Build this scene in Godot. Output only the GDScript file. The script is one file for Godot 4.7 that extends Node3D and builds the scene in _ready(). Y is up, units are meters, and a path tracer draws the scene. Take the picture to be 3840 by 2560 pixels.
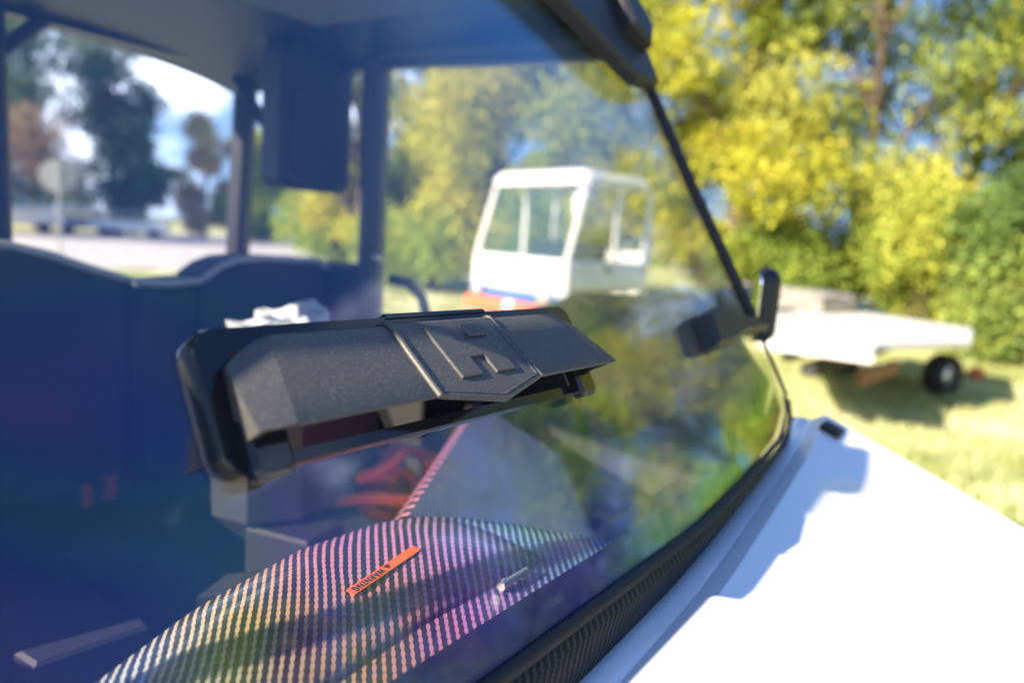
extends Node3D
# World axes = the vehicle's: x towards its left side, y up, z forward. Metres.

const SUN_TOWARDS := Vector3(-1.0, 0.50, -0.31)
const GN := Vector3(0.0, 0.5, 0.8660254)        # windshield normal, outwards
const GV := Vector3(0.0, 0.8660254, -0.5)       # up along the windshield
const GO := Vector3(-0.19, 1.33, 0.0)           # upper right corner of the vent on the windshield

var rng := RandomNumberGenerator.new()
var taken := {}
var uvf = null
var colf = null
var M := {}

# ---------------------------------------------------------------- nodes
func numbered(called: String) -> String:
	var n: int = taken.get(called, 0)
	taken[called] = n + 1
	return called if n == 0 else "%s_%03d" % [called, n]

func tag(o: Node, label: String, category: String, group := "", kind := "") -> void:
	if label: o.set_meta("label", label)
	if category: o.set_meta("category", category)
	if group: o.set_meta("group", group)
	if kind: o.set_meta("kind", kind)

func thing(called: String, label: String, category: String, at := Vector3.ZERO, turn := 0.0, group := "") -> Node3D:
	var o := Node3D.new()
	o.name = numbered(called)
	add_child(o)
	o.position = at
	o.rotation.y = turn
	tag(o, label, category, group)
	return o

func S() -> SurfaceTool:
	var st := SurfaceTool.new()
	st.begin(Mesh.PRIMITIVE_TRIANGLES)
	st.set_smooth_group(-1)
	return st

func build(st: SurfaceTool, called: String, m: Material, parent: Node = null) -> MeshInstance3D:
	st.index()
	st.generate_normals()
	var o := MeshInstance3D.new()
	o.mesh = st.commit()
	o.material_override = m
	if parent == null:
		o.name = numbered(called)
		add_child(o)
	else:
		o.name = called
		parent.add_child(o, true)
	return o

func structure(st: SurfaceTool, called: String, m: Material) -> MeshInstance3D:
	var o := build(st, called, m)
	o.set_meta("kind", "structure")
	return o

# ---------------------------------------------------------------- shapes
func vx(st: SurfaceTool, p: Vector3) -> void:
	if uvf != null: st.set_uv(uvf.call(p))
	if colf != null: st.set_color(colf.call(p))
	st.add_vertex(p)

func tri(st: SurfaceTool, a: Vector3, b: Vector3, c: Vector3) -> void:
	vx(st, a); vx(st, b); vx(st, c)

func quad(st: SurfaceTool, a: Vector3, b: Vector3, c: Vector3, d: Vector3) -> void:
	tri(st, a, b, c); tri(st, a, c, d)

# a box with chamfered edges
func cbox(st: SurfaceTool, c: Vector3, size: Vector3, r := 0.004, b := Basis()) -> void:
	var h := size / 2.0
	r = minf(r, minf(h.x, minf(h.y, h.z)) * 0.9)
	var pt := func(sx: float, sy: float, sz: float, k: int) -> Vector3:
		var p := Vector3(sx * h.x, sy * h.y, sz * h.z)
		if k != 0: p.x -= sx * r
		if k != 1: p.y -= sy * r
		if k != 2: p.z -= sz * r
		return c + b * p
	for s in [-1.0, 1.0]:
		var f := func(p: Array) -> void:
			if s > 0: quad(st, p[0], p[1], p[2], p[3])
			else: quad(st, p[3], p[2], p[1], p[0])
		f.call([pt.call(s, -1., -1., 0), pt.call(s, -1., 1., 0), pt.call(s, 1., 1., 0), pt.call(s, 1., -1., 0)])
		f.call([pt.call(-1., s, -1., 1), pt.call(1., s, -1., 1), pt.call(1., s, 1., 1), pt.call(-1., s, 1., 1)])
		f.call([pt.call(-1., -1., s, 2), pt.call(-1., 1., s, 2), pt.call(1., 1., s, 2), pt.call(1., -1., s, 2)])
	for s in [-1.0, 1.0]:
		for t in [-1.0, 1.0]:
			var f2 := func(p: Array) -> void:
				if s * t > 0: quad(st, p[0], p[1], p[2], p[3])
				else: quad(st, p[3], p[2], p[1], p[0])
			f2.call([pt.call(s, t, -1., 0), pt.call(s, t, 1., 0), pt.call(s, t, 1., 1), pt.call(s, t, -1., 1)])
			f2.call([pt.call(s, -1., t, 2), pt.call(s, 1., t, 2), pt.call(s, 1., t, 0), pt.call(s, -1., t, 0)])
			f2.call([pt.call(-1., s, t, 1), pt.call(1., s, t, 1), pt.call(1., s, t, 2), pt.call(-1., s, t, 2)])
			for q in [-1.0, 1.0]:
				if s * t * q > 0: tri(st, pt.call(s, t, q, 0), pt.call(s, t, q, 2), pt.call(s, t, q, 1))
				else: tri(st, pt.call(s, t, q, 0), pt.call(s, t, q, 1), pt.call(s, t, q, 2))

func bar(st: SurfaceTool, a: Vector3, b: Vector3, w: float, d: float, up := Vector3.UP, r := 0.004) -> void:
	var y := (b - a).normalized()
	var x := up.cross(y)
	if x.length() < 0.01: x = Vector3.RIGHT.cross(y)
	x = x.normalized()
	cbox(st, (a + b) / 2.0, Vector3(w, (b - a).length(), d), r, Basis(x, y, x.cross(y)))

func tube(st: SurfaceTool, pts: Array, r, n := 8, caps := true) -> void:
	st.set_smooth_group(0)
	var rings := []
	var side := Vector3.ZERO
	for i in pts.size():
		var dir: Vector3 = (pts[mini(i + 1, pts.size() - 1)] - pts[maxi(i - 1, 0)]).normalized()
		if side == Vector3.ZERO:
			side = dir.cross(Vector3.UP if absf(dir.y) < 0.9 else Vector3.RIGHT).normalized()
		side = (side - dir * side.dot(dir)).normalized()
		var up := side.cross(dir)
		var rr: float = r[i] if r is Array else r
		var ring := []
		for k in n:
			var a := TAU * k / n
			ring.append(pts[i] + (side * cos(a) + up * sin(a)) * rr)
		rings.append(ring)
	for i in rings.size() - 1:
		for k in n:
			var k2 := (k + 1) % n
			quad(st, rings[i][k], rings[i][k2], rings[i + 1][k2], rings[i + 1][k])
	if caps:
		st.set_smooth_group(-1)
		for k in range(1, n - 1):
			tri(st, rings[0][0], rings[0][k + 1], rings[0][k])
			tri(st, rings[-1][0], rings[-1][k], rings[-1][k + 1])
	st.set_smooth_group(-1)

# flat outline (in x, y of the basis) pushed out to a thickness, its front edge bevelled
func slab(st: SurfaceTool, outline: Array, at: Vector3, bx: Basis, thick: float, bevel := 0.0, back := true) -> void:
	var pts := PackedVector2Array(outline)
	if Geometry2D.is_polygon_clockwise(pts): pts.reverse()
	var n := pts.size()
	var ins := PackedVector2Array()
	for i in n:
		var a := (pts[i] - pts[(i + n - 1) % n]).normalized()
		var b := (pts[(i + 1) % n] - pts[i]).normalized()
		var na := Vector2(-a.y, a.x)
		var nb := Vector2(-b.y, b.x)
		var m := (na + nb).normalized()
		ins.append(pts[i] + m * bevel / maxf(0.35, m.dot(na)))
	var P := func(p: Vector2, z: float) -> Vector3: return at + bx * Vector3(p.x, p.y, z)
	var idx := Geometry2D.triangulate_polygon(ins)
	for i in range(0, idx.size(), 3):
		var t := [ins[idx[i]], ins[idx[i + 1]], ins[idx[i + 2]]]
		if (t[1] - t[0]).cross(t[2] - t[0]) > 0: t.reverse()
		tri(st, P.call(t[0], thick), P.call(t[1], thick), P.call(t[2], thick))
	if back:
		idx = Geometry2D.triangulate_polygon(pts)
		for i in range(0, idx.size(), 3):
			var t := [pts[idx[i]], pts[idx[i + 1]], pts[idx[i + 2]]]
			if (t[1] - t[0]).cross(t[2] - t[0]) < 0: t.reverse()
			tri(st, P.call(t[0], 0.0), P.call(t[1], 0.0), P.call(t[2], 0.0))
	for i in n:
		var j := (i + 1) % n
		quad(st, P.call(pts[i], 0.0), P.call(pts[i], thick - bevel), P.call(pts[j], thick - bevel), P.call(pts[j], 0.0))
		if bevel > 0:
			quad(st, P.call(pts[i], thick - bevel), P.call(ins[i], thick), P.call(ins[j], thick), P.call(pts[j], thick - bevel))

func round_rect(x0: float, y0: float, x1: float, y1: float, r: float, seg := 5) -> Array:
	var out := []
	for c in [[x1 - r, y1 - r, 0.0], [x0 + r, y1 - r, 90.0], [x0 + r, y0 + r, 180.0], [x1 - r, y0 + r, 270.0]]:
		for k in seg + 1:
			var a := deg_to_rad(c[2] + 90.0 * k / seg)
			out.append(Vector2(c[0] + cos(a) * r, c[1] + sin(a) * r))
	return out

# a grid of points, rows of columns, smooth
var sheets := 100

func sheet(st: SurfaceTool, rows: Array, flip := false) -> void:
	sheets += 1
	st.set_smooth_group(sheets)
	for i in rows.size() - 1:
		for j in rows[i].size() - 1:
			if flip: quad(st, rows[i][j], rows[i + 1][j], rows[i + 1][j + 1], rows[i][j + 1])
			else: quad(st, rows[i][j], rows[i][j + 1], rows[i + 1][j + 1], rows[i + 1][j])
	st.set_smooth_group(-1)

func lathe(st: SurfaceTool, prof: Array, at: Vector3, axis: Vector3, n := 20) -> void:
	st.set_smooth_group(0)
	var s := axis.cross(Vector3.UP if absf(axis.y) < 0.9 else Vector3.RIGHT).normalized()
	var u := s.cross(axis)
	for i in prof.size() - 1:
		for k in n:
			var q := []
			for c in [[i, k], [i, k + 1], [i + 1, k + 1], [i + 1, k]]:
				var a: float = TAU * c[1] / n
				q.append(at + axis * prof[c[0]].y + (s * cos(a) + u * sin(a)) * prof[c[0]].x)
			quad(st, q[0], q[1], q[2], q[3])
	st.set_smooth_group(-1)

func lerp_table(t: Array, x: float) -> float:
	if x <= t[0][0]: return t[0][1]
	for i in t.size() - 1:
		if x <= t[i + 1][0]:
			return lerpf(t[i][1], t[i + 1][1], (x - t[i][0]) / (t[i + 1][0] - t[i][0]))
	return t[-1][1]

func G(u: float, v: float, w: float) -> Vector3: return GO + Vector3(u, 0, 0) + GV * v + GN * w

# ---------------------------------------------------------------- materials
func lin(r: float, g: float, b: float) -> Color: return Color(r, g, b).linear_to_srgb()

func mat(c: Color, rough := 0.6, metal := 0.0, spec := 0.5) -> StandardMaterial3D:
	var m := StandardMaterial3D.new()
	m.albedo_color = c
	m.roughness = rough
	m.metallic = metal
	m.metallic_specular = spec
	return m

func noise_tex(freq: float, stops: Array, seed_: int, size := 256, octaves := 4) -> NoiseTexture2D:
	var n := FastNoiseLite.new()
	n.seed = seed_
	n.frequency = freq
	n.fractal_octaves = octaves
	var t := NoiseTexture2D.new()
	t.width = size; t.height = size
	t.seamless = true
	t.noise = n
	var g := Gradient.new()
	var off := PackedFloat32Array(); var cols := PackedColorArray()
	for s in stops:
		off.append(s[0]); cols.append(s[1])
	g.offsets = off; g.colors = cols
	t.color_ramp = g
	return t

func carbon_image() -> ImageTexture:
	var n := 512
	var im := Image.create(n, n, false, Image.FORMAT_RGB8)
	var r := RandomNumberGenerator.new(); r.seed = 5
	for y in n:
		for x in n:
			var row := x / 128.0                       # four rows
			var ri := floori(row)
			var fx := row - ri                          # across the row
			var along := y / 32.0 + 0.35 * (fx - 0.25)  # slanted dots, sixteen along
			var fy := along - floorf(along)
			var v := 0.03
			var dx := (fx - 0.27) / 0.235
			var dy := (fy - 0.5) / 0.545
			var d := dx * dx + dy * dy
			if d < 1.0:
				v = 0.66 * (0.84 + 0.16 * cos(dx * 38.0))
			else:
				var ex := (fx - 0.75) / 0.22
				var ey := (fposmod(fy + 0.5, 1.0) - 0.5) / 0.46
				var e := ex * ex + ey * ey
				if e < 1.0: v = 0.05 * (0.8 + 0.2 * cos(ey * 30.0))
			v *= r.randf_range(0.8, 1.2)
			if r.randf() < 0.002: v = 0.5
			var cool := clampf((0.3 - v) / 0.3, 0.0, 1.0)     # the ground under the silver dots is blue-black
			im.set_pixel(x, y, Color(v * (1.0 - 0.5 * cool), v * (1.0 - 0.1 * cool), v * (1.0 + 0.35 * cool)).linear_to_srgb())
	return ImageTexture.create_from_image(im)

func rib_image() -> ImageTexture:
	var im := Image.create(128, 128, false, Image.FORMAT_RGB8)
	var r := RandomNumberGenerator.new(); r.seed = 6
	for y in 128:
		for x in 128:
			var v := 0.115 + 0.08 * sin(TAU * x / 32.0) + 0.03 * sin(TAU * (y / 8.0 + x / 32.0))
			v *= r.randf_range(0.85, 1.15)
			im.set_pixel(x, y, Color(v, v, v).linear_to_srgb())
	return ImageTexture.create_from_image(im)

func speck_image(base: float, seed_: int, count: int) -> ImageTexture:
	var n := 512
	var im := Image.create(n, n, false, Image.FORMAT_RGB8)
	var r := RandomNumberGenerator.new(); r.seed = seed_
	for y in n:
		for x in n:
			var v := base * r.randf_range(0.82, 1.18)
			im.set_pixel(x, y, Color(v * 1.02, v, v * 0.99).linear_to_srgb())
	for i in count:
		var v := base + pow(r.randf(), 3.0) * 0.55
		var px := r.randi_range(1, n - 2); var py := r.randi_range(1, n - 2)
		var c := Color(v, v, v * 0.96).linear_to_srgb()
		im.set_pixel(px, py, c)
		if r.randf() < 0.5:
			im.set_pixel(px + 1, py, c); im.set_pixel(px, py + 1, c); im.set_pixel(px + 1, py + 1, c)
	return ImageTexture.create_from_image(im)

func hue(h: float, s: float, v: float) -> Color:
	return Color.from_hsv(fposmod(h, 1.0), s, v)

# polarised-light fringes painted as a tint, along the lower edge and round the vent
func painted_fringe_image() -> ImageTexture:
	var w := 512; var h := 300
	var im := Image.create(w, h, false, Image.FORMAT_RGBA8)
	var nz := FastNoiseLite.new(); nz.seed = 3; nz.frequency = 2.2; nz.fractal_octaves = 2
	for j in h:
		for i in w:
			var x := -0.74 + 1.48 * (i + 0.5) / w
			var v := -0.28 + 0.80 * (j + 0.5) / h
			var vb := glass_bottom(x)
			var k := nz.get_noise_2d(x * 2.0, v * 2.0)
			var edge := v - vb
			# long fringes near the lower edge
			var f := exp(-pow(maxf(edge, 0.0) / 0.075, 2.0))
			var c := hue(0.62 - 0.75 * (x - 0.02) + edge * 2.4 + k * 0.16, 0.95, 1.0)
			var base := Color(0.62, 0.72, 1.0).lerp(Color(1.0, 1.0, 0.95), smoothstep(-0.05, 0.2, x))
			var out := base.lerp(c, clampf(f * 1.1, 0.0, 0.9))
			var ring := 0.0
			# rings round the vent's lower corners
			for cx in [-0.17, 0.17]:
				var d := Vector2(x - cx, v + 0.085)
				var rad := d.length()
				var ang := atan2(d.y, d.x)
				var g := exp(-rad / 0.11) * smoothstep(0.0, 0.02, rad)
				ring += 0.35 * g
				out = out.lerp(hue(0.45 + 0.16 * sin(ang * 5.0 + rad * 30.0 + k * 2.0), 0.75, 0.85), g * 0.8)
			var top := smoothstep(0.05, 0.4, v) * smoothstep(0.0, 0.3, x)
			out = out.lerp(Color(0.05, 0.55, 1.0), 0.6 * top)
			ring += 0.35 * top
			var arcs := sin(Vector2(x + 0.32, (v + 0.12) * 1.4).length() * 46.0 + k * 3.0)
			var near := smoothstep(0.15, -0.35, x) * smoothstep(0.25, -0.05, v)
			out = out.lerp(hue(0.62 + 0.22 * arcs, 0.9, 0.7), 0.75 * near)
			ring += 0.16 * near * (0.6 + 0.4 * arcs)
			out = out.lerp(hue(0.66 + 0.14 * k, 0.5, 1.0), 0.35 * (1.0 - smoothstep(-0.05, 0.2, x)) * (1.0 - clampf(f, 0.0, 1.0)))
			im.set_pixel(i, j, Color(out.r, out.g, out.b, clampf(0.10 + 0.30 * smoothstep(-0.05, 0.25, x) + 1.0 * f + ring + 0.05 * k, 0.03, 1.0)))  # opacity raised towards positive x to strengthen the reflection there
	return ImageTexture.create_from_image(im)

func make_materials() -> void:
	var plastic := mat(Color.WHITE, 0.5, 0.0, 0.5)
	plastic.albedo_texture = speck_image(0.062, 11, 5200)
	plastic.uv1_triplanar = true
	plastic.uv1_scale = Vector3.ONE * 9.0
	var bump := noise_tex(0.35, [[0.0, Color.BLACK], [1.0, Color.WHITE]], 4, 256, 2)
	bump.as_normal_map = true
	bump.bump_strength = 2.0
	plastic.normal_enabled = true
	plastic.normal_texture = bump
	plastic.normal_scale = 0.25
	M.plastic = plastic
	M.black = mat(lin(0.016, 0.017, 0.019), 0.5)
	M.gloss_black = mat(lin(0.012, 0.013, 0.015), 0.12)
	M.rubber = mat(lin(0.014, 0.014, 0.015), 0.62)
	M.liner = mat(lin(0.20, 0.20, 0.21), 0.85)
	M.webbing = mat(lin(0.008, 0.008, 0.009), 0.9, 0.0, 0.2)
	M.cage = mat(lin(0.022, 0.021, 0.024), 0.38)
	M.seat = mat(lin(0.018, 0.018, 0.022), 0.62)
	M.rim_highlight = mat(lin(0.60, 0.61, 0.64), 0.4)
	M.steel = mat(lin(0.62, 0.62, 0.60), 0.22, 1.0)
	var paint := mat(lin(0.78, 0.79, 0.80), 0.35)
	paint.clearcoat_enabled = true
	paint.clearcoat = 1.0
	paint.clearcoat_roughness = 0.06
	M.white = paint
	var carbon := mat(Color.WHITE, 0.34, 0.0, 0.5)
	carbon.albedo_texture = carbon_image()
	carbon.vertex_color_use_as_albedo = true
	carbon.clearcoat_enabled = true
	carbon.clearcoat = 0.4
	carbon.clearcoat_roughness = 0.12
	M.carbon = carbon
	var dull := mat(Color(0.27, 0.28, 0.30), 0.55, 0.0, 0.4)
	dull.albedo_texture = carbon.albedo_texture
	M.dull_carbon = dull
	var rib := carbon.duplicate() as StandardMaterial3D
	rib.albedo_texture = rib_image()
	M.rib_carbon = rib
	var pane := mat(Color(0.1, 0.12, 0.14, 0.03), 0.0)
	pane.transparency = BaseMaterial3D.TRANSPARENCY_ALPHA
	M.pane = pane
	var fringe_tint := mat(Color(1, 1, 1, 0.29), 0.02, 0.45)
	fringe_tint.transparency = BaseMaterial3D.TRANSPARENCY_ALPHA
	fringe_tint.albedo_texture = painted_fringe_image()
	M.fringe_tint = fringe_tint
	var cargl := mat(Color(0.30, 0.45, 0.36, 0.16), 0.02)
	cargl.transparency = BaseMaterial3D.TRANSPARENCY_ALPHA
	M.car_glass = cargl
	M.mirror = mat(lin(0.8, 0.85, 0.9), 0.02, 1.0)
	M.tyre = mat(lin(0.02, 0.02, 0.02), 0.8)
	M.rim = mat(lin(0.45, 0.46, 0.48), 0.35, 0.6)
	M.orange = mat(lin(0.75, 0.13, 0.02), 0.55)
	M.red = mat(lin(0.62, 0.02, 0.02), 0.45)
	M.label = mat(lin(0.92, 0.13, 0.04), 0.45)
	M.ink = mat(lin(0.01, 0.01, 0.012), 0.6)
	M.letter_plate = plastic
	var wrap := mat(Color(0.95, 0.96, 1.0, 0.55), 0.3)
	wrap.transparency = BaseMaterial3D.TRANSPARENCY_ALPHA
	M.wrap = mat(lin(0.45, 0.48, 0.52), 0.1)
	M.truck = mat(lin(0.74, 0.73, 0.70), 0.35)
	M.truck_orange = mat(lin(0.70, 0.17, 0.04), 0.4)
	M.truck_blue = mat(lin(0.05, 0.12, 0.30), 0.4)
	M.lamp = mat(lin(0.85, 0.86, 0.88), 0.08, 0.7)
	M.deck = mat(lin(0.62, 0.60, 0.56), 0.8)
	M.rust = mat(lin(0.30, 0.13, 0.05), 0.8)
	M.tin = mat(lin(0.38, 0.38, 0.37), 0.55)
	M.weathered = mat(Color.WHITE, 0.7)
	M.weathered.albedo_texture = noise_tex(0.02, [[0.3, lin(0.16, 0.14, 0.12)], [0.5, lin(0.24, 0.235, 0.225)], [0.75, lin(0.30, 0.30, 0.29)]], 14)
	M.weathered.uv1_triplanar = true
	M.bark = mat(Color.WHITE, 0.9)
	M.bark.albedo_texture = noise_tex(0.04, [[0.2, lin(0.05, 0.035, 0.025)], [0.8, lin(0.17, 0.13, 0.10)]], 8)
	M.bark.uv1_triplanar = true
	M.bark.uv1_scale = Vector3(2, 0.7, 2)
	var leaf := mat(Color.WHITE, 0.55, 0.0, 0.35)
	leaf.vertex_color_use_as_albedo = true
	leaf.backlight_enabled = true
	leaf.backlight = lin(0.55, 0.55, 0.25)
	M.leaf = leaf
	var grass := mat(Color.WHITE, 0.95, 0.0, 0.2)
	grass.albedo_texture = noise_tex(0.03, [[0.25, lin(0.22, 0.26, 0.05)], [0.42, lin(0.40, 0.39, 0.14)], [0.6, lin(0.58, 0.60, 0.34)], [0.8, lin(0.66, 0.66, 0.46)]], 21, 512, 5)
	grass.uv1_triplanar = true
	grass.uv1_world_triplanar = true
	grass.uv1_scale = Vector3.ONE * 0.045
	M.grass = grass
	var road := mat(Color.WHITE, 0.85)
	road.albedo_texture = noise_tex(0.03, [[0.2, lin(0.46, 0.43, 0.39)], [0.8, lin(0.58, 0.55, 0.50)]], 31)
	road.uv1_triplanar = true
	road.uv1_world_triplanar = true
	road.uv1_scale = Vector3.ONE * 0.2
	M.road = road

# ---------------------------------------------------------------- the vehicle
func glass_bottom(x: float) -> float:
	return lerp_table([[0.0, -0.258], [0.30, -0.258], [0.45, -0.246], [0.64, -0.222], [0.72, -0.190], [0.74, -0.15]], absf(x))

func glass_top(x: float) -> float:
	return lerp_table([[0.0, 0.52], [0.25, 0.50], [0.45, 0.46], [0.715, 0.385]], absf(x))

func glass_side(v: float) -> float: return 0.735 if v < -0.08 else lerpf(0.735, 0.712, clampf((v + 0.08) / 0.3, 0.0, 1.0))

func glass_sheet(off: float) -> SurfaceTool:
	var st := S()
	st.set_smooth_group(0)
	uvf = func(p: Vector3) -> Vector2: return Vector2((p.x + 0.74) / 1.48, ((p - GO).dot(GV) + 0.28) / 0.80)
	var xs := []
	for i in 74: xs.append(-0.73 + 0.02 * i)
	for i in 73:
		var xa: float = xs[i]; var xb: float = xs[i + 1]
		var a := [glass_bottom(xa), -0.079, -0.020, glass_top(xa)]
		var b := [glass_bottom(xb), -0.079, -0.020, glass_top(xb)]
		for k in 3:
			if k == 1 and xa > -0.175 and xb < 0.185: continue
			quad(st, G(xa + 0.19, a[k], off), G(xa + 0.19, a[k + 1], off), G(xb + 0.19, b[k + 1], off), G(xb + 0.19, b[k], off))
	uvf = null
	return st

func make_windshield(root: Node3D) -> void:
	var ws := build(glass_sheet(0.0), "windshield", M.pane, root)
	tag(ws, "clear polycarbonate windshield with rainbow polarisation colours painted on", "")
	build(glass_sheet(-0.003), "painted_fringes", M.fringe_tint, ws)  # added tinted sheet that carries the painted polarised-light fringes
	build(glass_sheet(-0.005), "inner_face", M.pane, ws)
	# black rubber along the lower edge, then a carbon-patterned apron down to the hood
	var st := S()
	st.set_smooth_group(0)
	var apron := S()
	colf = null
	uvf = func(p: Vector3) -> Vector2: return Vector2((0.76 * p.x - 0.65 * p.y * 1.2) / 0.026, (0.65 * p.x + 0.76 * p.y * 1.2) / 0.060)
	var rows := [[], [], [], []]
	var seal := []
	for i in 60:
		var x := -0.73 + 1.46 * i / 59.0
		var vb := glass_bottom(x)
		var p := G(x + 0.19, vb, 0.0)
		seal.append(p + GN * 0.002)
		rows[0].append(p + GN * 0.004 - GV * 0.004)
		rows[1].append(p + GN * 0.007 - GV * 0.012)
		rows[2].append(Vector3(x, lerpf(p.y, hood_y(x), 0.7), lerpf(p.z, hood_z(x), 0.75) + 0.006))
		rows[3].append(Vector3(x, hood_y(x) - 0.012, hood_z(x) + 0.002))
	sheet(apron, rows)
	var ap := build(apron, "windshield_apron", M.dull_carbon, root)
	tag(ap, "dull black carbon-patterned strip under the windshield", "")
	uvf = null
	var thick := []
	for p in seal: thick.append(lerpf(0.0065, 0.0028, smoothstep(0.35, 0.72, absf(p.x))))
	tube(st, seal, thick, 8)
	build(st, "rubber_seal", M.rubber, root)
	# black border behind the glass
	st = S()
	var r2 := [[], []]
	for i in 60:
		var x := -0.72 + 1.44 * i / 59.0
		r2[0].append(G(x + 0.19, glass_bottom(x) + 0.002, -0.008))
		r2[1].append(G(x + 0.19, glass_bottom(x) + 0.034, -0.008))
	sheet(st, r2)
	build(st, "border_band", M.black, root)
	# trim up both side edges
	for s in [-1.0, 1.0]:
		st = S()
		var pts := []
		var rad := []
		for k in 13:
			var v := -0.17 + 0.56 * k / 12.0
			pts.append(G(s * (glass_side(v) - 0.004) + 0.19, v, 0.004))
			rad.append(0.0032 if v < -0.06 else 0.0092)
		tube(st, pts, rad, 8)
		build(st, "side_trim", M.rubber, root)

func make_vent(root: Node3D) -> void:
	var gb := Basis(Vector3(1, 0, 0), GV, GN)
	# frame let into the windshield
	var st := S()
	var outer := round_rect(-0.002, -0.086, 0.384, 0.001, 0.014)
	var inner := round_rect(0.020, -0.078, 0.366, -0.014, 0.006)
	var at := func(p: Vector2, w: float) -> Vector3: return GO + gb * Vector3(p.x, p.y, w)
	var n := outer.size()
	var mid := Vector2(0.191, -0.0425)
	for i in n:
		var j := (i + 1) % n
		var shrink := func(p: Vector2, k: float) -> Vector2: return p + (mid - p).normalized() * k
		var oi: Vector2 = outer[i]; var oj: Vector2 = outer[j]
		var ii: Vector2 = inner[i]; var ij: Vector2 = inner[j]
		var bi: Vector2 = shrink.call(oi, 0.0025); var bj: Vector2 = shrink.call(oj, 0.0025)
		st.set_smooth_group(0)
		quad(st, at.call(oi, -0.010), at.call(oi, 0.0065), at.call(oj, 0.0065), at.call(oj, -0.010))
		quad(st, at.call(oi, 0.0065), at.call(bi, 0.009), at.call(bj, 0.009), at.call(oj, 0.0065))
		st.set_smooth_group(1)
		quad(st, at.call(bi, 0.009), at.call(ii, 0.009), at.call(ij, 0.009), at.call(bj, 0.009))
		st.set_smooth_group(2)
		quad(st, at.call(ii, 0.009), at.call(ii, -0.010), at.call(ij, -0.010), at.call(ij, 0.009))
		st.set_smooth_group(3)
		quad(st, at.call(ii, -0.010), at.call(oi, -0.010), at.call(oj, -0.010), at.call(ij, -0.010))
	var fr := build(st, "vent_frame", M.gloss_black, root)
	tag(fr, "smooth black frame of the windshield vent", "")
	# raised lip along the top middle of the frame
	st = S()
	cbox(st, GO + gb * Vector3(0.20, 0.0005, 0.005), Vector3(0.115, 0.006, 0.010), 0.002, gb)
	build(st, "frame_lip", M.gloss_black, root)
	# cover: a scoop that stands off the frame towards its lower edge
	st = S()
	var prof := [Vector2(-0.0065, 0.0085), Vector2(-0.0075, 0.0135), Vector2(-0.0095, 0.0165), Vector2(-0.0125, 0.0185), Vector2(-0.030, 0.0265), Vector2(-0.050, 0.0353), Vector2(-0.069, 0.0437), Vector2(-0.0705, 0.0436), Vector2(-0.0712, 0.0420), Vector2(-0.0706, 0.0405)]
	var left := func(v: float) -> float: return lerpf(0.042, 0.026, clampf((-v - 0.008) / 0.062, 0.0, 1.0))
	var rows := []
	for p in prof:
		var row := []
		var ul: float = left.call(p.x)
		for k in 21: row.append(G(lerpf(ul, 0.386 - ul, k / 20.0), p.x, p.y))
		rows.append(row)
	sheet(st, rows)
	var under := []
	for p in [Vector2(-0.0706, 0.0405), Vector2(-0.040, 0.0275), Vector2(-0.0125, 0.015), Vector2(-0.0125, 0.009)]:
		var row := []
		var ul: float = left.call(p.x)
		for k in 9: row.append(G(lerpf(ul, 0.386 - ul, k / 8.0), p.x, p.y))
		under.append(row)
	sheet(st, under)
	for s in [1.0, -1.0]:
		var F := func(u: float, v: float, w: float) -> Vector3: return G(u if s > 0 else 0.386 - u, v, w)
		var put := func(a: Vector3, b: Vector3, c: Vector3, d: Vector3) -> void:
			if s > 0: quad(st, a, b, c, d)
			else: quad(st, d, c, b, a)
		# end facet, in strips so that it meets the main face along the same points
		st.set_smooth_group(-1)
		var e := []
		for p in [[0.0385, -0.0085, 0.0120], [0.030, -0.0125, 0.0140], [0.0225, -0.017, 0.0150], [0.0115, -0.0245, 0.0160], [0.0090, -0.038, 0.0235], [0.0065, -0.054, 0.0325], [0.0045, -0.0700, 0.0415]]: e.append(F.call(p[0], p[1], p[2]))
		var m := []
		for p in [Vector2(-0.0085, 0.0150), Vector2(-0.0105, 0.0172), Vector2(-0.0125, 0.0185), Vector2(-0.022, 0.0228), Vector2(-0.036, 0.0291), Vector2(-0.053, 0.0366), Vector2(-0.0695, 0.0437)]: m.append(F.call(left.call(p.x) + 0.0005, p.x, p.y))
		st.set_smooth_group(5)
		for i in 6: put.call(m[i], e[i], e[i + 1], m[i + 1])
		st.set_smooth_group(-1)
		# side wall
		var b := []
		for p in [[0.0385, -0.0085], [0.030, -0.0125], [0.0225, -0.017], [0.0135, -0.0245], [0.0125, -0.038], [0.0115, -0.054], [0.0110, -0.0695]]: b.append(F.call(p[0], p[1], 0.0085))
		st.set_smooth_group(6)
		for i in 6: put.call(e[i], b[i], b[i + 1], e[i + 1])
		st.set_smooth_group(-1)
		# lower rim of the end
		put.call(e[6], b[6], F.call(0.0165, -0.0690, 0.0100), F.call(0.010, -0.0700, 0.0390))
		put.call(e[6], F.call(0.010, -0.0700, 0.0390), F.call(left.call(-0.07), -0.0706, 0.0405), m[6])
	var cover := build(st, "vent_cover", M.plastic, root)
	tag(cover, "matt black sloping scoop over the windshield vent, with bevelled ends", "")
	# emblem plate, proud of the cover
	var slope := Vector2(-0.0575, 0.0255).normalized()
	var ev := GV * slope.x + GN * slope.y                # down along the cover
	var en := GV * slope.y - GN * slope.x                # out of it
	var pb := Basis(Vector3(1, 0, 0), -ev, en)
	var p0 := G(0.0, -0.0125, 0.0185)
	st = S()
	var shield := [Vector2(0.1385, 0.0035), Vector2(0.2475, 0.0035), Vector2(0.2510, -0.0645), Vector2(0.1935, -0.0785), Vector2(0.1360, -0.0645)]
	slab(st, shield, p0 - en * 0.002, pb, 0.0040, 0.0010)
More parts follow.
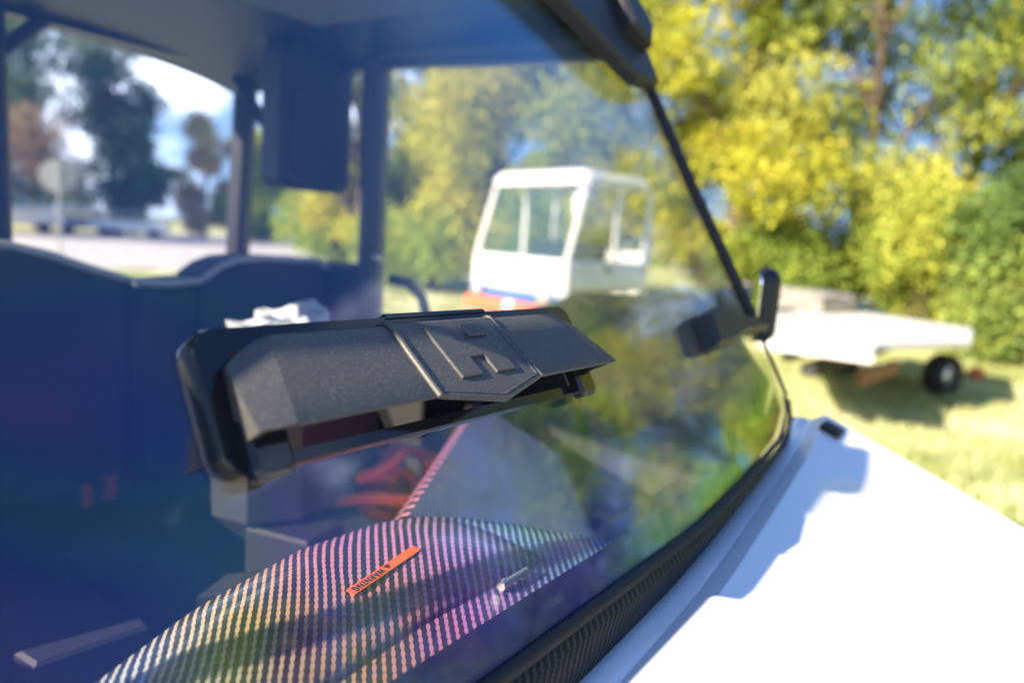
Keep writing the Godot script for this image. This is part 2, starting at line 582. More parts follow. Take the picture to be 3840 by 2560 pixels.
	# its top rolls over to the frame
	var roll := []
	for p in [Vector2(-0.0060, 0.0085), Vector2(-0.0065, 0.0140), Vector2(-0.0078, 0.0170), Vector2(-0.0095, 0.0188), Vector2(-0.0108, 0.0197)]:
		roll.append([G(0.1385, p.x, p.y), G(0.193, p.x, p.y), G(0.2475, p.x, p.y)])
	sheet(st, roll)
	for e in [0, 2]:
		for i in 4: quad(st, roll[i][e], roll[i + 1][e], roll[i + 1][e] - en * 0.006, roll[i][e] - en * 0.006)
	var plate := build(st, "emblem_plate", M.plastic, root)
	tag(plate, "shield-shaped black plate with a raised H emblem", "")
	# inner rim line of the shield, and the letter as raised strokes
	st = S()
	var rim := [Vector2(0.2425, -0.004), Vector2(0.2463, -0.0615), Vector2(0.1935, -0.0742), Vector2(0.1405, -0.0615)]
	for i in 3:
		var a: Vector2 = rim[i]; var b: Vector2 = rim[i + 1]
		var d := (b - a).normalized(); var q := Vector2(-d.y, d.x) * 0.0007
		slab(st, [a + q, b + q, b - q, a - q], p0 + en * 0.0017, pb, 0.0010, 0.0003, false)
	build(st, "rim_line", M.plastic, plate)
	for poly in [
		[Vector2(0.1638, -0.0040), Vector2(0.1864, -0.0040), Vector2(0.1864, -0.0202), Vector2(0.2250, -0.0202), Vector2(0.2250, -0.0543), Vector2(0.2023, -0.0543), Vector2(0.2023, -0.0370), Vector2(0.1864, -0.0370), Vector2(0.1864, -0.0543), Vector2(0.1638, -0.0543)],
		[Vector2(0.2023, -0.0040), Vector2(0.2248, -0.0040), Vector2(0.2248, -0.0167), Vector2(0.2023, -0.0167)]]:
		st = S()
		slab(st, poly, p0 + en * 0.0015, pb, 0.0026, 0.0006, false)
		build(st, "emblem_stroke", M.plastic, plate)
	# thick rounded rib on both edges of the shield
	for x in [0.1372, 0.2492]:
		st = S()
		var pts := [G(x, -0.0062, 0.011), G(x, -0.0070, 0.0150), G(x, -0.0088, 0.0178)]
		var tx := -0.0022 if x < 0.19 else 0.0022
		for k in 8: pts.append(p0 + Vector3(x + tx * k / 7.0, 0, 0) + ev * (0.0645 * k / 7.0) + en * 0.0010)
		tube(st, pts, 0.0026 if x < 0.19 else 0.0018, 8)
		build(st, "edge_rib", M.plastic, plate)
	# louvre blade inside and the clips on the lower edge
	st = S()
	slab(st, [Vector2(0.022, 0.0), Vector2(0.364, 0.0), Vector2(0.364, 0.024), Vector2(0.022, 0.024)], G(0, -0.040, 0.010), Basis(Vector3(1, 0, 0), -ev, en), 0.002)
	build(st, "vent_flap", M.gloss_black, root)
	for u in [0.022, 0.352]:
		st = S()
		slab(st, round_rect(-0.013, -0.022, 0.013, 0.016, 0.006), G(u, -0.070, 0.009), gb, 0.012, 0.003)
		cbox(st, G(u, -0.058, 0.018), Vector3(0.014, 0.010, 0.010), 0.002, gb)
		build(st, "vent_clip", M.gloss_black, root)

func hood_z(x: float) -> float: return lerp_table([[0.0, 0.147], [0.22, 0.134], [0.39, 0.121], [0.68, 0.100], [0.77, 0.092]], absf(x))
func hood_y(x: float) -> float: return 1.072 + 0.05 * pow(clampf((absf(x) - 0.2) / 0.55, 0.0, 1.0), 1.5) + 0.022 * pow(clampf((absf(x) - 0.60) / 0.17, 0.0, 1.0), 2.0)

func make_hood(root: Node3D) -> void:
	var st := S()
	var rows := []
	var prof := [[0.0, -0.012], [0.0, -0.002], [0.002, 0.0], [0.014, 0.0008], [0.0262, 0.0]]      # lip in front of the windshield
	var prof2 := [[0.0262, 0.0], [0.0278, 0.0003], [0.0480, 0.0112], [0.0500, 0.0118]]           # a step up that faces back to the glass
	var n := 48
	var line := func(p: Array, sl: float) -> Array:
		var row := []
		for i in n + 1:
			var x := -0.772 + 1.544 * i / n
			row.append(Vector3(x, hood_y(x) + p[1] - sl * (0.24 + 0.13 * smoothstep(0.4, 0.77, absf(x))), hood_z(x) + p[0]))
		return row
	for p in prof: rows.append(line.call(p, 0.0))
	sheet(st, rows)
	rows = []
	for p in prof2: rows.append(line.call(p, 0.0))
	sheet(st, rows)
	rows = [rows[-1]]
	for k in 17:
		var d := 0.052 + 0.82 * pow(k / 16.0, 1.3)
		rows.append(line.call([d, 0.0120], (d - 0.050) + 0.30 * d * d * d))
	sheet(st, rows)
	# side flanges and the front edge, turned down
	for s in [0, n]:
		var top := []; var low := []; var mid := []
		for r in rows:
			top.append(r[s])
			mid.append(r[s] + Vector3(0.006 if s else -0.006, -0.008, 0))
			low.append(r[s] + Vector3(0.006 if s else -0.006, -0.05, 0))
		sheet(st, [top, mid, low] if s else [low, mid, top])
	var front := []; var front2 := []
	for p in rows[-1]:
		front.append(p + Vector3(0, -0.015, 0.012)); front2.append(p + Vector3(0, -0.10, 0.02))
	sheet(st, [rows[-1], front, front2])
	var o := build(st, "hood", M.white, root)
	tag(o, "glossy white hood with a step below the windshield", "")
	st = S()
	cbox(st, Vector3(0.738, 1.143, 0.160), Vector3(0.034, 0.012, 0.032), 0.003, Basis(Vector3.RIGHT, 0.34))
	build(st, "hood_plug", M.rubber, root)
	# fenders and nose below the hood
	for s in [-1.0, 1.0]:
		st = S()
		cbox(st, Vector3(s * 0.735, 0.82, 0.46), Vector3(0.06, 0.30, 0.72), 0.03)
		build(st, "fender", M.white, root)
	st = S()
	cbox(st, Vector3(0, 0.62, 0.55), Vector3(1.30, 0.50, 0.80), 0.05)
	build(st, "nose", M.black, root)

func painted_dash_hue(x: float) -> Color:  # polarised-light colours of the windshield, painted into the weave
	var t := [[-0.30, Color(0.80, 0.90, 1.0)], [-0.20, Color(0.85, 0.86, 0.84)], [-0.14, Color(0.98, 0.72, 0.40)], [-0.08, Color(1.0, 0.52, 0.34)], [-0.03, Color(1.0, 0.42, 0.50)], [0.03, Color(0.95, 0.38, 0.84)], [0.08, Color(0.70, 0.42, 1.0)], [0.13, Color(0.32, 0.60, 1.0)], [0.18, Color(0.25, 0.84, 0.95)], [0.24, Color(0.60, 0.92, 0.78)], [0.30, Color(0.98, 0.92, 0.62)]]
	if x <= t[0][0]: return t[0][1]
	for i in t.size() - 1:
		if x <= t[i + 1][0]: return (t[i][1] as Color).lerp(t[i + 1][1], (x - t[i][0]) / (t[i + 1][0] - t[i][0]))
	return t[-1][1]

func dash_shift(x: float) -> float:
	return lerp_table([[-0.75, 0.085], [-0.32, 0.085], [-0.24, 0.06], [-0.14, 0.015], [-0.03, -0.012], [0.06, -0.008], [0.13, 0.010], [0.30, 0.02]], x)

func make_dash(root: Node3D) -> void:
	# carbon-patterned pod in front of the passenger
	var st := S()
	var prof := [[1.058, 0.112], [1.078, 0.108], [1.084, 0.100], [1.0925, 0.065], [1.100, 0.034], [1.112, -0.02], [1.118, -0.060], [1.117, -0.082], [1.112, -0.096], [1.102, -0.107], [1.086, -0.114], [1.05, -0.118], [0.94, -0.120]]
	var arc := 0.0
	var rows := []
	var arcs := []
	for i in prof.size():
		if i: arc -= Vector2(prof[i][0] - prof[i - 1][0], prof[i][1] - prof[i - 1][1]).length()
		arcs.append(arc)
		var row := []
		var w := clampf((0.10 - prof[i][1]) / 0.16, 0.0, 1.0)
		for k in 41:
			var xe: float = 0.205 + (prof[i][1]) * 0.95
			var x := lerpf(-0.70, xe, k / 40.0)
			var drop: float = 0.0 if k < 38 else [0.0008, 0.004, 0.014][k - 38]
			row.append(Vector3(x, prof[i][0] - drop, prof[i][1] + dash_shift(x) * w))
		row.append(row[-1] + Vector3(0.002, -0.02, 0))
		row.append(row[-1] + Vector3(0.002, -0.10, 0))
		rows.append(row)
	st.set_smooth_group(0)
	for i in rows.size() - 1:
		for j in rows[i].size() - 1:
			for c in [[i, j], [i, j + 1], [i + 1, j + 1], [i, j], [i + 1, j + 1], [i + 1, j]]:
				var p: Vector3 = rows[c[0]][c[1]]
				var a: float = arcs[c[0]] + 0.112
				st.set_uv(Vector2((0.76 * p.x + 0.65 * a) / 0.0293, (-0.65 * p.x + 0.76 * a) / 0.1136))
				st.set_color(painted_dash_hue(p.x))
				st.add_vertex(p)
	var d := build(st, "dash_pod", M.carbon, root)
	tag(d, "carbon-patterned dashboard pod with painted rainbow polarisation colours", "")
	# raised lid on it
	var arc_of := []
	for i in range(prof.size() - 1, -1, -1): arc_of.append([prof[i][1], arcs[i] + 0.112])
	st = S()
	uvf = func(p: Vector3) -> Vector2:
		var z0 := p.z
		for it in 6: z0 = p.z - dash_shift(p.x) * clampf((0.10 - z0) / 0.16, 0.0, 1.0)
		var a := lerp_table(arc_of, z0)
		return Vector2((0.76 * p.x + 0.65 * a) / 0.0293, (-0.65 * p.x + 0.76 * a) / 0.1136)
	colf = func(p: Vector3) -> Color: return painted_dash_hue(p.x)
	var lid := []
	for q in [[0.0425, -0.010], [0.0425, 0.001], [0.040, 0.0042], [0.036, 0.0055], [0.010, 0.0060], [-0.020, 0.0060], [-0.046, 0.0050], [-0.060, 0.0028], [-0.074, -0.0005], [-0.082, -0.004]]:
		var row := []
		for k in 33:
			var xe: float = 0.150 + 0.30 * q[0]
			var x := lerpf(-0.66, xe, k / 32.0)
			var e: float = [0.0, 0.0008, 0.004, 0.016][maxi(0, k - 29)]
			var z: float = q[0] + dash_shift(x) * clampf((0.10 - q[0]) / 0.16, 0.0, 1.0)
			row.append(Vector3(x, dash_height(q[0]) + q[1] - e, z))
		lid.append(row)
	sheet(st, lid)
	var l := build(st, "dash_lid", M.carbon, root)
	tag(l, "raised carbon-patterned lid with an orange warning label", "")
	uvf = null; colf = null
	for x in [-0.145, 0.082]:
		st = S()
		tube(st, [Vector3(x - 0.017, 1.103, 0.049), Vector3(x + 0.017, 1.103, 0.049)], 0.0036, 10)
		tube(st, [Vector3(x - 0.021, 1.103, 0.049), Vector3(x - 0.015, 1.103, 0.049)], 0.0048, 10)
		build(st, "hinge_pin", M.steel, l)
	# orange label: printed to be read from the seats
	var a := Vector3(-0.052, 0, -0.012); var b := Vector3(0.036, 0, -0.0285)
	a.y = dash_height(a.z) + 0.0068; b.y = dash_height(b.z + 0.01) + 0.0072
	var ex := (b - a).normalized()
	var ez := Vector3(0, -0.16, 1).cross(ex).cross(ex) * -1.0
	ez = ez.normalized()
	var ey := ez.cross(ex).normalized()
	st = S()
	slab(st, [Vector2(0, -0.0042), Vector2((b - a).length(), -0.0042), Vector2((b - a).length(), 0.0042), Vector2(0, 0.0042)], a, Basis(ex, -ez, ey), 0.0006)
	var lab := build(st, "warning_label", M.label, l)
	tag(lab, "orange warning label", "")
	var tm := TextMesh.new()
	var font := SystemFont.new()
	font.font_names = PackedStringArray(["Droid Sans"])
	font.font_weight = 700
	tm.font = font
	tm.text = "WARNING"
	tm.font_size = 64
	tm.pixel_size = 0.000125
	tm.depth = 0.0004
	tm.horizontal_alignment = HORIZONTAL_ALIGNMENT_LEFT
	var t := MeshInstance3D.new()
	t.name = "lettering"
	t.mesh = tm
	t.material_override = M.ink
	lab.add_child(t, true)
	t.transform = Transform3D(Basis(-ex, ez, ey), a + ex * 0.042 + ey * 0.0008)
	st = S()
	slab(st, [Vector2(0, 0.0028), Vector2(-0.0034, -0.0028), Vector2(0.0034, -0.0028)], a + ex * 0.0475 + ey * 0.0006, Basis(-ex, ez, ey), 0.0004)
	build(st, "warning_triangle", M.ink, lab)
	# lower carbon panel beyond the pod, on the driver's side
	st = S()
	var A := Vector3(0.145, 1.080, -0.150); var B := Vector3(0.56, 1.098, -0.395)
	var C := Vector3(0.47, 1.080, -0.16); var D := Vector3(0.235, 1.072, 0.045)
	var out := Vector3(-0.45, 0, -0.80).normalized()
	rows = []
	for e in [[0.026, -0.16], [0.0255, -0.05], [0.024, -0.026], [0.018, -0.011], [0.009, -0.003], [0.0, 0.0]]:
		var row := []
		for k in 25: row.append(A.lerp(B, k / 24.0) + out * e[0] + Vector3(0, e[1], 0))
		rows.append(row)
	var edge := S()
	uvf = func(p: Vector3) -> Vector2: return Vector2((p - A).dot((B - A).normalized()) / 0.085, (p - A).dot(out) / 0.2 + 0.02)
	colf = func(p: Vector3) -> Color: return painted_dash_hue(-0.01 + (p.x - 0.14) * 0.12)  # the pink is the same painted polarised-light colour
	sheet(edge, rows, true)
	var pe := build(edge, "panel_edge", M.carbon, root)
	tag(pe, "rounded rear edge of the dashboard panel with dashes painted in pink polarisation colours", "")
	uvf = func(p: Vector3) -> Vector2: return Vector2((0.76 * p.x + 0.65 * p.z) / 0.020, (-0.65 * p.x + 0.76 * p.z - p.y * 0.5) / 0.030)
	colf = func(p: Vector3) -> Color: return painted_dash_hue(0.075 + (p.x - 0.14) * 0.16 + (p.z + 0.15) * 0.45).lerp(Color(0.13, 0.38, 1.0), 0.72)  # same painted polarised-light colours, pulled towards blue
	rows = [rows[-1]]
	for j in range(1, 9):
		var row := []
		for k in 25: row.append(A.lerp(B, k / 24.0).lerp(D.lerp(C, k / 24.0), j / 8.0))
		rows.append(row)
	for e in [[0.004, -0.001], [0.008, -0.004], [0.011, -0.010], [0.012, -0.06]]:
		var row := []
		for k in 25: row.append(D.lerp(C, k / 24.0) + Vector3(0.6, 0, 0.8) * e[0] + Vector3(0, e[1], 0))
		rows.append(row)
	sheet(st, rows, true)
	var pn := build(st, "dash_panel", M.rib_carbon, root)
	tag(pn, "sloping carbon-patterned dashboard panel behind the vent", "")
	uvf = null; colf = null
	st = S()
	cbox(st, Vector3(0, 0.97, 0.02), Vector3(1.42, 0.08, 0.19), 0.02)
	build(st, "dash_base", M.rubber, root)
	st = S()
	cbox(st, Vector3(0.0, 0.84, -0.02), Vector3(1.40, 0.36, 0.10), 0.02)
	build(st, "firewall", M.black, root)

func dash_height(z: float) -> float:
	return lerp_table([[-0.12, 1.10], [-0.082, 1.117], [-0.060, 1.118], [-0.02, 1.112], [0.034, 1.100], [0.065, 1.0925], [0.10, 1.084]], z)

func make_cab(root: Node3D) -> void:
	var st: SurfaceTool
	# roof: a shallow shell, with a black fascia that droops at its front corners
	st = S()
	var rows := []
	for zi in 9:
		var z := lerpf(-0.245, -1.50, zi / 8.0)
		var row := []
		for xi in 25:
			var x := lerpf(-0.735, 0.735, xi / 24.0)
			var k := absf(x) / 0.735
			row.append(Vector3(x, 1.855 - 0.055 * pow(k, 4.0) - 0.02 * pow(zi / 8.0, 2.0), z))
		rows.append(row)
	sheet(st, rows)
	var low := []
	for r in rows:
		var q := []
		for p in r: q.append(p + Vector3(0, -0.035, 0))
		low.append(q)
	sheet(st, low, true)
	for e in [0, 8]:
		if e: sheet(st, [rows[e], low[e]])
		else: sheet(st, [low[e], rows[e]])
	for e in [0, 24]:
		var a := []; var b := []
		for r in rows: a.append(r[e])
		for r in low: b.append(r[e])
		if e: sheet(st, [a, b])
		else: sheet(st, [b, a])
	var ro := build(st, "roof", M.black, root)
	# headlining panels, their grey raised to paint in the lit patch of ceiling
	st = S()
	for x in [-0.33, 0.34]:
		cbox(st, Vector3(x, 1.806, -0.62), Vector3(0.50, 0.012, 0.50), 0.005)
	build(st, "headliner", M.liner, ro)
	for s in [-1.0, 1.0]:
		# fascia corner
		st = S()
		var out := [Vector2(0.0, 0.600), Vector2(0.0, 0.510), Vector2(0.30, 0.490), Vector2(0.380, 0.468), Vector2(0.470, 0.425), Vector2(0.575, 0.368), Vector2(0.600, 0.358), Vector2(0.678, 0.368), Vector2(0.690, 0.470), Vector2(0.700, 0.560), Vector2(0.40, 0.600)]
		var poly := []
		for p in out: poly.append(Vector2(p.x * s, p.y))
		slab(st, poly, Vector3(0, 1.33, 0) + GN * 0.010, Basis(Vector3(1, 0, 0), GV, GN), 0.024, 0.006)
		build(st, "roof_fascia", M.black, root)
		# bracket lugs on the fascia
		st = S()
		slab(st, [Vector2(0.60 * s, 0.44), Vector2(0.61 * s, 0.515), Vector2(0.665 * s, 0.53), Vector2(0.69 * s, 0.46), Vector2(0.65 * s, 0.415)], Vector3(0, 1.33, 0) + GN * 0.033, Basis(Vector3(1, 0, 0), GV, GN), 0.026, 0.008)
		build(st, "roof_bracket", M.black, root)
		# roof rails, door frame, rear pillars
		st = S()
		tube(st, [Vector3(s * 0.70, 1.745, -0.27), Vector3(s * 0.705, 1.763, -0.55), Vector3(s * 0.705, 1.785, -0.85), Vector3(s * 0.70, 1.797, -1.42)], 0.030, 10)
		build(st, "roof_rail", M.cage, root)
		st = S()
		bar(st, Vector3(s * 0.735, 0.60, -0.90), Vector3(s * 0.712, 1.80, -0.885), 0.05, 0.075, Vector3.UP, 0.012)
		build(st, "door_pillar", M.cage, root)
		st = S()
		bar(st, Vector3(s * 0.675, 0.70, -1.44), Vector3(s * 0.700, 1.80, -1.40), 0.062, 0.05, Vector3.UP, 0.012)
		build(st, "rear_pillar", M.cage, root)
		st = S()
		bar(st, Vector3(s * 0.655, 1.77, -1.385), Vector3(s * 0.752, 1.645, -1.36), 0.028, 0.03, Vector3.UP, 0.006)
		build(st, "pillar_gusset", M.cage, root)
		# speaker pod under the roof
		st = S()
		slab(st, round_rect(s * 0.632 - 0.100, 1.478, s * 0.632 + 0.100, 1.80, 0.030), Vector3(0, 0, -1.06), Basis(), 0.075, 0.012)
		var pod := build(st, "speaker_pod", M.black, root)
		st = S()
		slab(st, round_rect(s * 0.632 - 0.08, 1.505, s * 0.632 + 0.08, 1.70, 0.03), Vector3(0, 0, -0.986), Basis(), 0.006, 0.002)
		build(st, "speaker_grille", M.rubber, pod)
		# doors
		st = S()
		slab(st, [Vector2(0.06, 0.55), Vector2(0.06, 1.20), Vector2(-0.03, 1.305), Vector2(-0.08, 1.326), Vector2(-0.18, 1.316), Vector2(-0.245, 1.308), Vector2(-0.27, 1.288), Vector2(-0.315, 1.299), Vector2(-0.35, 1.284), Vector2(-0.47, 1.245), Vector2(-0.64, 1.205), Vector2(-0.86, 1.20), Vector2(-0.90, 0.55)], Vector3(s * 0.735, 0, 0), Basis(Vector3(0, 0, 1), Vector3.UP, Vector3(-1, 0, 0)), 0.035, 0.01)
		build(st, "door_panel", M.black, root)
		st = S()
		slab(st, [Vector2(-0.90, 0.55), Vector2(-0.90, 1.315), Vector2(-1.45, 1.30), Vector2(-1.45, 0.55)], Vector3(s * 0.725, 0, 0), Basis(Vector3(0, 0, 1), Vector3.UP, Vector3(-1, 0, 0)), 0.035, 0.01)
		build(st, "quarter_panel", M.black, root)
	for s in [-1.0]:  # bar added out of view to cast a shadow band on the dash
		st = S()
		tube(st, [Vector3(-0.715, 1.30, -0.090), Vector3(-0.690, 1.315, -0.135), Vector3(-0.680, 1.37, -0.165), Vector3(-0.680, 1.53, -0.222), Vector3(-0.690, 1.58, -0.225), Vector3(-0.712, 1.59, -0.185)], 0.013, 10)
		build(st, "added_shadow_bar", M.black, root)
	# rear header with a window frame in the middle
	st = S()
	cbox(st, Vector3(0, 1.825, -1.40), Vector3(1.42, 0.075, 0.05), 0.012)
	build(st, "rear_header", M.cage, root)
	for s in [-1.0, 1.0]:
		st = S()
		bar(st, Vector3(s * 0.125, 1.0, -1.40), Vector3(s * 0.128, 1.80, -1.40), 0.045, 0.04, Vector3.UP, 0.01)
		bar(st, Vector3(s * 0.13, 1.70, -1.40), Vector3(s * 0.225, 1.80, -1.40), 0.020, 0.03, Vector3.UP, 0.006)
		bar(st, Vector3(s * 0.13, 1.585, -1.40), Vector3(s * 0.06, 1.50, -1.40), 0.03, 0.03, Vector3.UP, 0.006)
		build(st, "rear_post", M.cage, root)
	st = S()
	cbox(st, Vector3(0, 0.88, -1.43), Vector3(1.40, 0.70, 0.03), 0.01)
	build(st, "rear_bulkhead", M.black, root)
	st = S()
	cbox(st, Vector3(0, 0.53, -0.72), Vector3(1.44, 0.05, 1.46), 0.01)
	build(st, "floor_pan", M.black, root)
	st = S()
	cbox(st, Vector3(0, 0.70, -1.95), Vector3(1.40, 0.40, 0.98), 0.03)
	build(st, "cargo_bed", M.black, root)
	# seats
	var backs := [
		["seat_back", [[-0.66, 1.20], [-0.60, 1.30], [-0.50, 1.335], [-0.05, 1.338], [0.03, 1.332], [0.09, 1.318], [0.15, 1.296], [0.20, 1.280], [0.23, 1.272]]],
		["seat_back", [[0.375, 1.275], [0.41, 1.300], [0.45, 1.315], [0.50, 1.320], [0.66, 1.318], [0.695, 1.30], [0.705, 1.25]]],
		["seat_back", [[0.235, 1.268], [0.30, 1.264], [0.37, 1.270]]],
	]
	for bk in backs:
		st = S()
		var poly := []
		for p in bk[1]: poly.append(Vector2(p[0], p[1]))
		var first: Vector2 = poly[0]; var last: Vector2 = poly[-1]
		poly.append(Vector2(last.x, 0.85)); poly.append(Vector2(first.x, 0.85))
		slab(st, poly, Vector3(0, 0, -1.11), Basis(Vector3(1, 0, 0), Vector3(0, 1, -0.02), Vector3(0, 0, 1)), 0.11, 0.018)
		var sb := build(st, bk[0], M.seat, root)
		st = S()
		var pts := []
		for p in bk[1]: pts.append(Vector3(p[0], p[1] - 0.004, -1.018))
		tube(st, pts, 0.0075, 8)  # pale tube that paints in the highlight along the seat top
		build(st, "rim_highlight", M.rim_highlight, sb)
	for x in [-0.36, 0.36]:
		st = S()
		cbox(st, Vector3(x, 0.72, -0.80), Vector3(0.52, 0.16, 0.52), 0.05)
		build(st, "seat_cushion", M.seat, root)
	st = S()
	cbox(st, Vector3(0.0, 0.66, -0.55), Vector3(0.16, 0.24, 0.60), 0.03)
	build(st, "centre_console", M.black, root)
	# blocks added beside the console, shaped so their tops make the sunlit patches
	for bl in [[0.94, [Vector2(-0.159, -0.409), Vector2(-0.153, -0.370), Vector2(-0.045, -0.359), Vector2(-0.042, -0.384)]], [0.98, [Vector2(0.122, -0.440), Vector2(0.223, -0.435), Vector2(0.227, -0.359), Vector2(0.151, -0.342)]], [0.96, [Vector2(0.005, -0.352), Vector2(0.054, -0.376), Vector2(0.096, -0.354), Vector2(0.059, -0.314)]]]:
		st = S()
		var poly := []
		for p in bl[1]: poly.append(Vector2(p.x, -p.y))
		slab(st, poly, Vector3(0, 0.55, 0), Basis(Vector3(1, 0, 0), Vector3(0, 0, -1), Vector3(0, 1, 0)), bl[0] - 0.55, 0.004)
		build(st, "sunlit_patch_block", M.cage, root)
	# grab handle on the far side, with a bright end knob
	st = S()
	tube(st, [Vector3(0.66, 1.10, -0.62), Vector3(0.655, 1.20, -0.625), Vector3(0.655, 1.262, -0.65), Vector3(0.66, 1.288, -0.70), Vector3(0.665, 1.292, -0.76)], 0.011, 8)
	build(st, "grab_handle", M.black, root)
	st = S()
	lathe(st, [Vector2(0, 0.012), Vector2(0.008, 0.009), Vector2(0.012, 0.0), Vector2(0.008, -0.009), Vector2(0, -0.012)], Vector3(0.694, 1.333, -0.842), Vector3.UP, 12)
	build(st, "latch_knob", M.steel, root)
	# red reflectors low in the cab
	st = S()
	cbox(st, Vector3(0.130, 0.862, -0.990), Vector3(0.020, 0.045, 0.012), 0.004)
	build(st, "red_tab", M.red, root)
	st = S()
	cbox(st, Vector3(0.172, 0.868, -0.990), Vector3(0.024, 0.048, 0.012), 0.004)
	build(st, "red_tab", M.red, root)
	# far-side mirror: a wedge arm clamped to the windshield edge and an upright head
	for s in [-1.0, 1.0]:
		st = S()
		var mb := Basis(Vector3(1, 0, 0), GV, GN)
		slab(st, [Vector2(0.490 * s, -0.074), Vector2(0.500 * s, -0.028), Vector2(0.545 * s, -0.018), Vector2(0.716 * s, -0.050), Vector2(0.714 * s, -0.066), Vector2(0.620 * s, -0.064), Vector2(0.545 * s, -0.076)], Vector3(0, 1.33, 0) + GN * 0.003, mb, 0.026, 0.007)
		var arm := build(st, "mirror_arm", M.black, root)
		st = S()
		var hb := Basis(Vector3.UP, 0.35 * s)
		slab(st, round_rect(-0.028, -0.062, 0.028, 0.062, 0.026, 6), Vector3(s * 0.775, 1.318, 0.012), Basis(Vector3.UP, 0.55 * s), 0.030, 0.010)
		build(st, "mirror_head", M.black, arm)
		st = S()
		slab(st, round_rect(-0.022, -0.055, 0.022, 0.055, 0.020, 6), Vector3(s * 0.775, 1.318, 0.012) + Basis(Vector3.UP, 0.55 * s) * Vector3(0, 0, -0.004), Basis(Vector3.UP, 0.55 * s), 0.003)
		build(st, "mirror_glass", M.mirror, arm)
	# wheels
	for s in [-1.0, 1.0]:
		for z in [0.62, -1.55]:
			st = S()
			lathe(st, [Vector2(0.19, -0.11), Vector2(0.31, -0.12), Vector2(0.335, -0.09), Vector2(0.34, 0.0), Vector2(0.335, 0.09), Vector2(0.31, 0.12), Vector2(0.19, 0.11)], Vector3(s * 0.66, 0.34, z), Vector3(1, 0, 0), 28)
			var ty := build(st, "wheel", M.tyre, root)
			st = S()
			lathe(st, [Vector2(0.0, -0.06), Vector2(0.12, -0.05), Vector2(0.19, -0.10), Vector2(0.19, 0.10), Vector2(0.12, 0.05), Vector2(0.0, 0.06)], Vector3(s * 0.66, 0.34, z), Vector3(1, 0, 0), 24)
			build(st, "rim", M.rim, ty)

func make_vehicle() -> void:
	var root := thing("utility_vehicle", "white side-by-side utility vehicle with black cab, filling the foreground", "vehicle")
	make_windshield(root)
	make_vent(root)
	make_hood(root)
	make_dash(root)
	make_cab(root)

func loose_things() -> void:
	# crumpled clear wrapping on the console
	var st := S()
	var n := FastNoiseLite.new(); n.seed = 9; n.frequency = 16.0; n.fractal_octaves = 3
	var rows := []
	for i in 15:
		var row := []
		for j in 25:
			var a := TAU * j / 24.0; var b := PI * i / 14.0
			var d := Vector3(sin(b) * cos(a), cos(b), sin(b) * sin(a))
			var k := 1.0 + 0.9 * n.get_noise_3dv(d * 0.09 + Vector3(3, 1, 2))
			row.append(Vector3(d.x * 0.075, d.y * 0.048, d.z * 0.055) * k)
		rows.append(row)
	st.set_smooth_group(-1)
	for i in 14:
		for j in 24: quad(st, rows[i][j], rows[i][j + 1], rows[i + 1][j + 1], rows[i + 1][j])
	var w := build(st, "plastic_wrap", M.wrap)
	w.position = Vector3(0.225, 1.222, -0.50)
	tag(w, "crumpled shiny plastic wrap seen just above the vent, inside the cab", "plastic wrap")
	# stand that it lies on belongs to the cab: a roll of dark cloth
	st = S()
	cbox(st, Vector3(0.25, 1.06, -0.50), Vector3(0.30, 0.24, 0.16), 0.05, Basis(Vector3.UP, 0.3))
	var bag := build(st, "cloth_bag", M.seat)
	tag(bag, "dark cloth bag in the cab under the crumpled plastic wrap", "bag")
	# orange strap heaped behind the dashboard
	st = S()
	var r := RandomNumberGenerator.new(); r.seed = 4
	for k in 7:
		var c := Vector3(0.40 + r.randf_range(-0.05, 0.05), 0.93 + 0.014 * k, -0.47 + r.randf_range(-0.03, 0.04))
		var pts := []
		var rad := r.randf_range(0.05, 0.075)
		var ph := r.randf() * TAU
		for q in 15:
			var a := ph + TAU * 0.85 * q / 14.0
			pts.append(c + Vector3(cos(a) * rad * 1.1, 0.012 * sin(a * 2.0 + k), sin(a) * rad * 0.8))
		tube(st, pts, 0.011, 6)
	var o := build(st, "orange_strap", M.orange)
	tag(o, "orange strap heaped in the cab, seen below the vent cover", "strap")

# ---------------------------------------------------------------- surroundings
func leaf_mesh(size: float, leaves: int, seed_: int) -> ArrayMesh:
	var r := RandomNumberGenerator.new(); r.seed = seed_
	var st := S()
	for i in leaves:
		var c := Vector3(r.randfn(), r.randfn(), r.randfn()) * size * 0.9
		var b := Basis.from_euler(Vector3(r.randf_range(-1.2, 1.2), r.randf() * TAU, r.randf_range(-0.8, 0.8)))
		var l := size * r.randf_range(0.7, 1.2)
		var w := l * 0.33
		var tip := c + b * Vector3(0, -l * 0.12, l); var mid := c + b * Vector3(0, 0.06 * l, l * 0.45)
		tri(st, c, c + b * Vector3(-w, 0.0, l * 0.45), mid); tri(st, c + b * Vector3(-w, 0, l * 0.45), tip, mid)
		tri(st, c, mid, c + b * Vector3(w, 0.0, l * 0.45)); tri(st, mid, tip, c + b * Vector3(w, 0, l * 0.45))
	st.generate_normals()
	return st.commit()

var leaf_meshes := []

